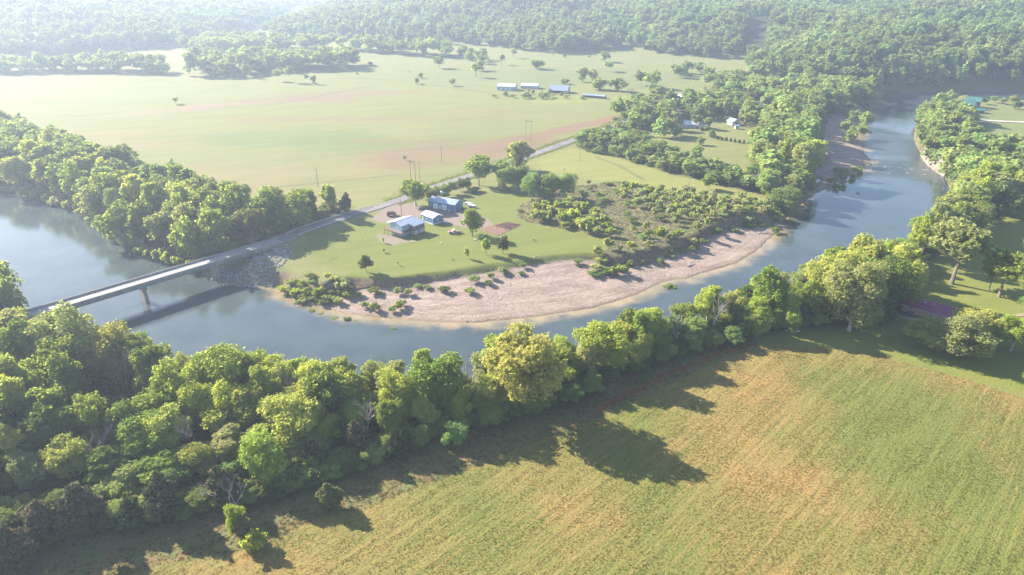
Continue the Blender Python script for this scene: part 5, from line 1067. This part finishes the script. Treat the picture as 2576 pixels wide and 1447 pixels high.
# ---- geometry-node scatter for what nobody could count
def scatter(name, label, pts, rotz, scl, idx, sources, mat=None):
    me = bpy.data.meshes.new(name); pts = np.asarray(pts, np.float32); me.vertices.add(len(pts)); me.vertices.foreach_set('co', pts.ravel()); me.update()
    a = me.attributes.new('rot', 'FLOAT_VECTOR', 'POINT'); rv = np.zeros((len(pts), 3), np.float32); rv[:, 2] = rotz; a.data.foreach_set('vector', rv.ravel())
    a = me.attributes.new('scl', 'FLOAT_VECTOR', 'POINT'); a.data.foreach_set('vector', np.ascontiguousarray(scl, np.float32).ravel())
    a = me.attributes.new('pick', 'INT', 'POINT'); a.data.foreach_set('value', np.ascontiguousarray(idx, np.int32))
    o = bpy.data.objects.new(name, me); COL.objects.link(o); tag(o, label, name.replace('_', ' '), None, 'stuff')
    ng = bpy.data.node_groups.new(name+'_scatter', 'GeometryNodeTree'); ng.interface.new_socket('Geometry', in_out='INPUT', socket_type='NodeSocketGeometry'); ng.interface.new_socket('Geometry', in_out='OUTPUT', socket_type='NodeSocketGeometry')
    N = ng.nodes.new; gi, go = N('NodeGroupInput'), N('NodeGroupOutput'); ip = N('GeometryNodeInstanceOnPoints'); jn = N('GeometryNodeJoinGeometry')
    for s_ in reversed(sources):
        oi = N('GeometryNodeObjectInfo'); oi.transform_space = 'ORIGINAL'; oi.inputs['Object'].default_value = s_; oi.inputs['As Instance'].default_value = False
        last = oi.outputs['Geometry']
        if mat:
            sm = N('GeometryNodeSetMaterial'); sm.inputs['Material'].default_value = mat; ng.links.new(last, sm.inputs[0]); last = sm.outputs[0]
        gt = N('GeometryNodeGeometryToInstance'); ng.links.new(last, gt.inputs[0]); ng.links.new(gt.outputs[0], jn.inputs[0])
    def na(nm, ty):
        n = N('GeometryNodeInputNamedAttribute'); n.data_type = ty; n.inputs['Name'].default_value = nm; return n.outputs['Attribute']
    ng.links.new(gi.outputs[0], ip.inputs['Points']); ng.links.new(jn.outputs[0], ip.inputs['Instance']); ip.inputs['Pick Instance'].default_value = True
    ng.links.new(na('pick', 'INT'), ip.inputs['Instance Index']); ng.links.new(na('rot', 'FLOAT_VECTOR'), ip.inputs['Rotation']); ng.links.new(na('scl', 'FLOAT_VECTOR'), ip.inputs['Scale'])
    ng.links.new(ip.outputs[0], go.inputs[0]); md = o.modifiers.new('scatter', 'NODES'); md.node_group = ng
    if mat: me.materials.append(mat)
    return o
srcs = list(far_src.values())[:6]; ns = len(srcs); srcsize = [max(s_.data.vertices[0].co.z, 1) for s_ in srcs]
def pick_scale(n, r, h): return np.stack([r/7.0, r/7.0, h/20.0], 1)
# hill forest
R1 = np.random.RandomState(5); P_ = []
for (y0, y1, gap) in ((700, 1100, 11.5), (1100, 1700, 13.0), (1700, 2900, 16.0)):
    gx = np.arange(-1.0*y1, 1.0*y1, gap); gy = np.arange(y0, y1, gap); A, B = np.meshgrid(gx, gy); A = A.ravel()+R1.uniform(-.45, .45, A.size)*gap; B = B.ravel()+R1.uniform(-.45, .45, B.size)*gap
    m = np.abs(A) < B*.93+60; P_.append(np.stack([A[m], B[m]], 1))
FP = np.vstack(P_); dh1, dh2 = sdf(H1, FP[:, 0], FP[:, 1]), sdf(H2, FP[:, 0], FP[:, 1])
ok = (np.maximum(dh1, dh2) > 2) | (FP[:, 1] > 2050)
CUT = P([(1862, 150), (1895, 148), (1925, 78), (1880, 66), (1868, 78)]); CUT2 = P([(1880, 78), (1945, 76), (1950, 62), (1885, 60)])
zf = ground_h(FP[:, 0], FP[:, 1]); pxs = 1288+FPX*FP[:, 0]/(FP[:, 1]*cp-(zf-CAMH)*sp); pys = 723.5-FPX*(FP[:, 1]*sp+(zf-CAMH)*cp)/(FP[:, 1]*cp-(zf-CAMH)*sp)
cutc = [(1885, 150), (1882, 120), (1895, 95), (1905, 70)]
cw = linedist([(*at(1884, 152), 0), (*at(1893, 128), 0), (*at(1900, 112), 0)], FP[:, 0], FP[:, 1])[0]
ok &= cw > 17
ok &= (sdf(RIVER, FP[:, 0], FP[:, 1]) < -3)
ok &= pys > -60
FP, zf = FP[ok], zf[ok]; n = len(FP); h = R1.uniform(10, 25, n)*(.85+.3*fbm(FP[:, 0], FP[:, 1], 60, 3, 2)); rr_ = R1.uniform(4.8, 11.5, n)
scatter('hill_forest', 'hazy green forest covering the hills beyond the valley', np.stack([FP[:, 0], FP[:, 1], zf-1.0], 1), R1.uniform(0, 6.28, n), pick_scale(n, rr_, h), R1.randint(0, ns, n), srcs, M['forest'])
print('FOREST', n, 'trees', len(trees_), 'shrubs', len(shr), 'rest', len(rest))
rt = [t_ for t_ in rest if t_['fam'] == 'tree']; rsb = [t_ for t_ in rest if t_['fam'] == 'shrub']
nsr = {o.data.name: o for o in COL.objects if o.name.startswith('crown') and 24000 < len(o.data.vertices) and o.data.materials[0] is M['leaf']}; nsr = list(nsr.values())[:5]
off = [t_ for t_ in T if not (-140 < t_['px'] < 2716) and -600 < t_['px'] < 3200 and t_['fam'] == 'tree']
rt += off
rn = [q for q in rt if q['d'] < 430]; rt = [q for q in rt if q['d'] >= 430]
if rn: scatter('belt_understorey', 'smaller trees filling gaps inside the riverside belts', [(q['x'], q['y'], q['z']) for q in rn], [q['x'] % 6.28 for q in rn], np.array([(q['r']/7, q['r']/7, q['h']/20) for q in rn]), [int(q['y']) % len(nsr) for q in rn], nsr, M['wood_leaf'])
if rt: scatter('distant_woodland', 'many smaller trees filling hedgerows, copses and wood edges', [(q['x'], q['y'], q['z']) for q in rt], [q['x'] % 6.28 for q in rt], np.array([(q['r']/7, q['r']/7, q['h']/20) for q in rt]), [int(q['y']) % ns for q in rt], srcs, M['wood_leaf'])
shs = [o for o in COL.objects if o.name.startswith('shrub') and o.data and len(o.data.vertices) > 6000][:3]
nb_ = len(shs)
if rsb and nb_: scatter('low_scrub', 'scattered small bushes of bars and banks', [(q['x'], q['y'], q['z']) for q in rsb], [q['x'] % 6.28 for q in rsb], np.array([(q['r']/2.2, q['r']/2.2, q['h']/3) for q in rsb]), [int(q['y']) % nb_ for q in rsb], shs, M['wood_leaf'])
# undergrowth on the wood floors, banks, hedges and the rank strip
def rnd_in(poly, dens, seed, exr=.5):
    rs = np.random.RandomState(seed); x0, y0 = poly.min(0); x1, y1 = poly.max(0); n = int((x1-x0)*(y1-y0)*dens); a = rs.uniform(x0, x1, n); b = rs.uniform(y0, y1, n)
    m = (sdf(poly, a, b) > 0) & (sdf(RIVER, a, b) < -exr) & (linedist(ROAD_PTS, a, b)[0] > 5.5); return a[m], b[m]
ua, ub = [], []
BELT = P(B_LOW+B_UP); BANKB = P([(a, b-0) for a, b in B_UP]+[(a, b-28) for a, b in reversed(B_UP)])
for pl, dn in ((BELT, .10), (BANKB, .10), (A_POLY, .045), (P(RIVW), .03), (P(HEDGE), .05), (P(MIDW), .02), (P(RB), .05)):
    a, b = rnd_in(pl, dn, 3); ua.append(a); ub.append(b)
ua, ub = np.concatenate(ua), np.concatenate(ub); 
ea, eb = [], []
for i in range(900):
    k = i/899; px_ = -200+k*2440; py_ = interp_sky(B_LOW, px_)-random.uniform(-2, 26); q = at(px_, py_); ea.append(q[0]); eb.append(q[1])
ua = np.concatenate([ua, ea]); ub = np.concatenate([ub, eb]); n = len(ua); rs = np.random.RandomState(9); s_ = rs.uniform(.5, 1.4, n); s_[-900:] = rs.uniform(.8, 1.9, 900)
scatter('undergrowth', 'dense low undergrowth beneath the wood edges', np.stack([ua, ub, ground_h(ua, ub)-.2], 1), rs.uniform(0, 6, n), np.stack([s_, s_, s_*rs.uniform(.6, 1.1, n)], 1), rs.randint(0, nb_, n), shs, M['under'])
# wood floors are dark leaf litter
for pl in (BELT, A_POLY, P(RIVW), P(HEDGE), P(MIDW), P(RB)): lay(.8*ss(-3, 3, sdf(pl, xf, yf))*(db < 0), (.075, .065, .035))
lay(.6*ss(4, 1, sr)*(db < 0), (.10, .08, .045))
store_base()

# grass tufts of the near field: small meshes of blades, coloured by the same field colour
t = NT('field_grass_blades'); fcol, _a, _b = field_colour(t, t.pos()); oi = t.n('ShaderNodeObjectInfo')
fcol = t.mix(t.math('MULTIPLY', oi.outputs['Random'], .5), fcol, t.mix(1.0, fcol, (1.35, 1.25, 1.0), 'MULTIPLY'))
fcol = t.mix(1.0, fcol, (1.25, 1.25, 1.2), 'MULTIPLY'); d = t.n('ShaderNodeBsdfDiffuse'); t.l(fcol, d.inputs[0]); tr = t.n('ShaderNodeBsdfTranslucent'); t.l(fcol, tr.inputs[0]); mx = t.n('ShaderNodeMixShader'); mx.inputs[0].default_value = .45; t.l(d.outputs[0], mx.inputs[1]); t.l(tr.outputs[0], mx.inputs[2]); t.l(mx.outputs[0], t.out.inputs[0]); M['grass'] = t.m
M['weed'] = leaf_mat('rank_weed', (.21, .175, .065), .3, .4); M['straw'] = leaf_mat('rust_orange_straw', (.40, .17, .055), .3, .25)
def tuft(n, w, h, seed):
    rs = np.random.RandomState(seed); V = []; F = []
    for i in range(n):
        a = rs.uniform(0, 6.28); r_ = rs.uniform(0, w*.5); cx_, cy_ = math.cos(a)*r_, math.sin(a)*r_; b = rs.uniform(0, 6.28); dx, dy = math.cos(b)*.045, math.sin(b)*.045; hh_ = h*rs.uniform(.5, 1); lx, ly = rs.normal(0, .35, 2)*hh_
        k = len(V); V += [(cx_-dx, cy_-dy, -.05), (cx_+dx, cy_+dy, -.05), (cx_+lx, cy_+ly, hh_)]; F.append((k, k+1, k+2))
    return np.array(V), np.array(F)
tsrc = []
for i, (a, b) in enumerate(((1900, 1180), (2150, 1300), (1650, 1330))):
    v, f = tuft(16, .55, .24, i); x_, y_ = at(a, b); o = link('grass_tuft', mesh_np('grass_tuft', v, f, M['grass'])); o.location = (x_, y_, gh(x_, y_)); tag(o, ('tuft of hay grass near the shadow of the oak lawn', 'tuft of hay grass in the greener right part of the field', 'tuft of hay grass left of the field middle')[i], 'grass', 'tufts of the near field'); tsrc.append(o)
a, b = rnd_in(P(FIELD_EDGE+[(2900, 1600), (-300, 1700)]) , 5.5, 8); pxs = 1288+FPX*a/(b*cp+CAMH*sp); m = (pxs > -150) & (pxs < 2730) & (b > 96); a, b = a[m], b[m]
den = fbm(a*.707+b*.707, (b*.707-a*.707)*8, 14, 6, 2); m = np.random.RandomState(2).rand(len(a)) < ss(.3, .62, den)*.72+.25; a, b = a[m], b[m]; n = len(a); rs = np.random.RandomState(4); s_ = rs.uniform(.4, 1.0, n)
scatter('field_grass', 'rough mown hay grass in faint rows over the near field', np.stack([a, b, ground_h(a, b)], 1), rs.uniform(0, 6, n), np.stack([s_, s_, s_], 1), rs.randint(0, 3, n), tsrc, M['grass'])
print('GRASS', n)
a, b = rnd_in(DRY, 1.6, 12); n = len(a); s_ = rs.uniform(.9, 2.2, n)*(.6+.8*fbm(a, b, 5, 2, 2))
scatter('rank_weeds', 'rank brown and green weeds between wood edge and field', np.stack([a, b, ground_h(a, b)], 1), rs.uniform(0, 6, n), np.stack([s_, s_, s_], 1), rs.randint(0, 3, n), tsrc, M['weed'])
# the rust orange strip of dead grass
sa, sb = [], []
for p0, p1 in zip(STRIP[:-1], STRIP[1:]):
    L_ = math.dist(p0[:2], p1[:2]); k = int(L_*9); u_ = rs.rand(k); nrm = np.array((-(p1[1]-p0[1]), p1[0]-p0[0]))/L_; o_ = rs.normal(0, .75, k)
    sa.append(p0[0]+(p1[0]-p0[0])*u_+nrm[0]*o_); sb.append(p0[1]+(p1[1]-p0[1])*u_+nrm[1]*o_)
sa, sb = np.concatenate(sa), np.concatenate(sb); n = len(sa); s_ = rs.uniform(1.6, 2.8, n)
scatter('dead_grass_strip', 'tall rust orange dead grass along the field boundary', np.stack([sa, sb, ground_h(sa, sb)], 1), rs.uniform(0, 6, n), np.stack([s_*.9, s_*.9, s_], 1), rs.randint(0, 3, n), tsrc, M['straw'])
# scrub grass on the far side
a, b = rnd_in(GRN_SCRUB, 1.6, 14, 3); n = len(a); s_ = rs.uniform(1.2, 3.0, n)
scatter('scrub_grass', 'dry tangled grass of the scrub patch above the gravel bar', np.stack([a, b, ground_h(a, b)], 1), rs.uniform(0, 6, n), np.stack([s_, s_, s_*.7], 1), rs.randint(0, 3, n), tsrc, leaf_mat('dry_scrub_grass', (.24, .21, .10), .3, .4))

wa_, wb_ = [], []
for side in (-1, 1):
    for i in range(2600):
        p_, _q = along(RP, 75+i*.16, side, 4.6+abs(random.gauss(0, 2.2 if side > 0 else 1.0))); wa_.append(p_[0]); wb_.append(p_[1])
wa_, wb_ = np.array(wa_), np.array(wb_); n = len(wa_); s_ = rs.uniform(1.4, 3.2, n)
scatter('roadside_weeds', 'rank green weeds in the ditches along the country road', np.stack([wa_, wb_, ground_h(wa_, wb_)], 1), rs.uniform(0, 6, n), np.stack([s_, s_, s_], 1), rs.randint(0, 3, n), tsrc, leaf_mat('ditch_weeds', (.13, .17, .05), .35, .4))
# ------------------------------------------------------------------ rocks and stones
def rock_mesh(nr, seed):
    rs = np.random.RandomState(seed); bm = bmesh.new(); bmesh.ops.create_icosphere(bm, subdivisions=1, radius=1)
    for v in bm.verts: v.co *= rs.uniform(.7, 1.15); v.co.z *= .65
    me = bpy.data.meshes.new('rock'); bm.to_mesh(me); bm.free(); me.materials.append(M['rock']); return me
RM = [rock_mesh(0, i) for i in range(3)]; rsrc = []
for i, (a, b) in enumerate(((600, 700), (640, 705), (575, 695))):
    x_, y_ = at(a, b, -5); o = link('boulder', RM[i]); o.location = (x_, y_, gh(x_, y_)); o.scale = (1.1, 1.0, 1.0); tag(o, ('pale boulder at the waterline left of the second pier', 'pale boulder at the tip of the rock apron', 'pale boulder below the second pier')[i], 'boulder', 'loose boulders of the rock apron'); rsrc.append(o)
RIP = np.vstack([P([(505, 684), (560, 718), (640, 724)], -5.5), P([(690, 700), (735, 650), (750, 612)], -1.5), P([(715, 598)], 1), P([(650, 622), (560, 652)], -1)])
a, b = rnd_in(RIP, 1.15, 21, -1); n = len(a); s_ = rs.uniform(.25, .75, n)*(1+.6*(rs.rand(n) > .93))
scatter('rock_apron', 'pale rip rap stones armouring the bank under the bridge', np.stack([a, b, ground_h(a, b)+.05], 1), rs.uniform(0, 6, n), np.stack([s_, s_, s_], 1), rs.randint(0, 3, n), rsrc, M['rock'])
M['peb'] = flat('pale_cobble', (.36, .29, .245), .9, .3, .2)
a, b = rnd_in(BAR, 1.6, 22, .2); n = len(a); s_ = rs.uniform(.07, .20, n)*(1+1.2*(rs.rand(n) > .97))
scatter('gravel_stones', 'loose cobbles strewn over the gravel bar', np.stack([a, b, ground_h(a, b)], 1), rs.uniform(0, 6, n), np.stack([s_, s_, s_], 1), rs.randint(0, 3, n), rsrc, M['peb'])
# limestone bluff on the right bank
m = MB(); bl = P([(2318, 392), (2332, 412), (2350, 428), (2378, 446)], WZ)
bm = bmesh.new(); rs = np.random.RandomState(3); cols_ = 40; rws = 9; grid_ = []
for i in range(cols_+1):
    k = i/cols_*3; j = min(int(k), 2); f_ = k-j; p = bl[j]*(1-f_)+bl[j+1]*f_; d = bl[j+1]-bl[j]; d = d/np.hypot(*d); nrm = np.array((d[1], -d[0])); nrm = nrm if sdf(RIVER, [p[0]+nrm[0]*2], [p[1]+nrm[1]*2])[0] > 0 else -nrm
    col_ = []
    for r_ in range(rws+1):
        z = WZ-.5+r_*.95; off_ = 1.0-r_*.28+rs.uniform(-.45, .45); col_.append(bm.verts.new((p[0]+nrm[0]*off_, p[1]+nrm[1]*off_, z+rs.uniform(-.2, .2))))
    grid_.append(col_)
for i in range(cols_):
    for r_ in range(rws): bm.faces.new((grid_[i][r_], grid_[i+1][r_], grid_[i+1][r_+1], grid_[i][r_+1]))
me = bpy.data.meshes.new('rock_bluff'); bm.to_mesh(me); bm.free(); bl_o = link('rock_bluff', me, None, flat('limestone', (.19, .16, .125), .9, .3, .4)); tag(bl_o, 'pale limestone bluff dropping to the riffle on the right bank', 'bluff', None)
# driftwood at the eroded bank
def drift(a, b, L_, rz, label, z=WZ+.5):
    x_, y_ = at(a, b, WZ); m = MB(); rs = random.Random(a); m.tube([(-L_/2, 0, 0), (0, .3, .3), (L_/2, 0, .6)], [.3, .22, .08], 6)
    for i in range(7):
        k = rs.uniform(-.3, .5)*L_; m.tube([(k, 0, .2), (k+rs.uniform(.3, 1.6), rs.uniform(-1.8, 1.8), rs.uniform(.6, 1.8))], [.09, .02], 4)
    o = m.build('driftwood', M['pale_bark']); o.location = (x_, y_, max(gh(x_, y_), WZ)+.3); o.rotation_euler = (0, 0, rz); tag(o, label, 'driftwood', 'stranded drift logs')
drift(1950, 572, 12, -.2, 'large fallen tree lying in the water at the eroded bank'); drift(1920, 590, 7, .4, 'broken trunk on the sand beside the fallen tree'); drift(1735, 672, 5, .9, 'short drift log in the middle of the sand bar notch', 0); drift(1640, 640, 8, .1, 'long drift log at the foot of the scarp'); drift(2175, 425, 3, .4, 'dark snag standing in the riffle'); drift(1350, 680, 4, .5, 'small drift log at the back of the gravel bar')
# burn pile on the lawn, lower right
x_, y_ = at(1988, 830); r = empty('burn_pile', (x_, y_, gh(x_, y_))); tag(r, 'heap of junk on a burnt patch at the wood edge', 'junk heap')
for i in range(9): MB().box(*(lambda a, b: (a, b, 0, a+random.uniform(.4, 1.2), b+random.uniform(.4, 1.0), random.uniform(.2, .7)))(random.uniform(-2.5, 2), random.uniform(-1.5, 1.0))).build('junk_piece', random.choice([M['dark'], M['galv'], M['white'], M['dark']]), r)

# ------------------------------------------------------------------ air
hz = MB().box(-9500, -600, -10, 9500, 9500, 136).build('haze'); tag(hz, 'pale morning haze over the valley', 'haze', None, 'stuff')
t = NT('morning_haze'); pv = t.n('ShaderNodeVolumePrincipled'); pv.inputs['Color'].default_value = (.68, .80, 1, 1); pv.inputs['Density'].default_value = HAZE_DENSITY; pv.inputs['Anisotropy'].default_value = HAZE_G; t.l(pv.outputs[0], t.out.inputs['Volume'])
hz.data.materials.append(t.m); hz.display_type = 'WIRE'
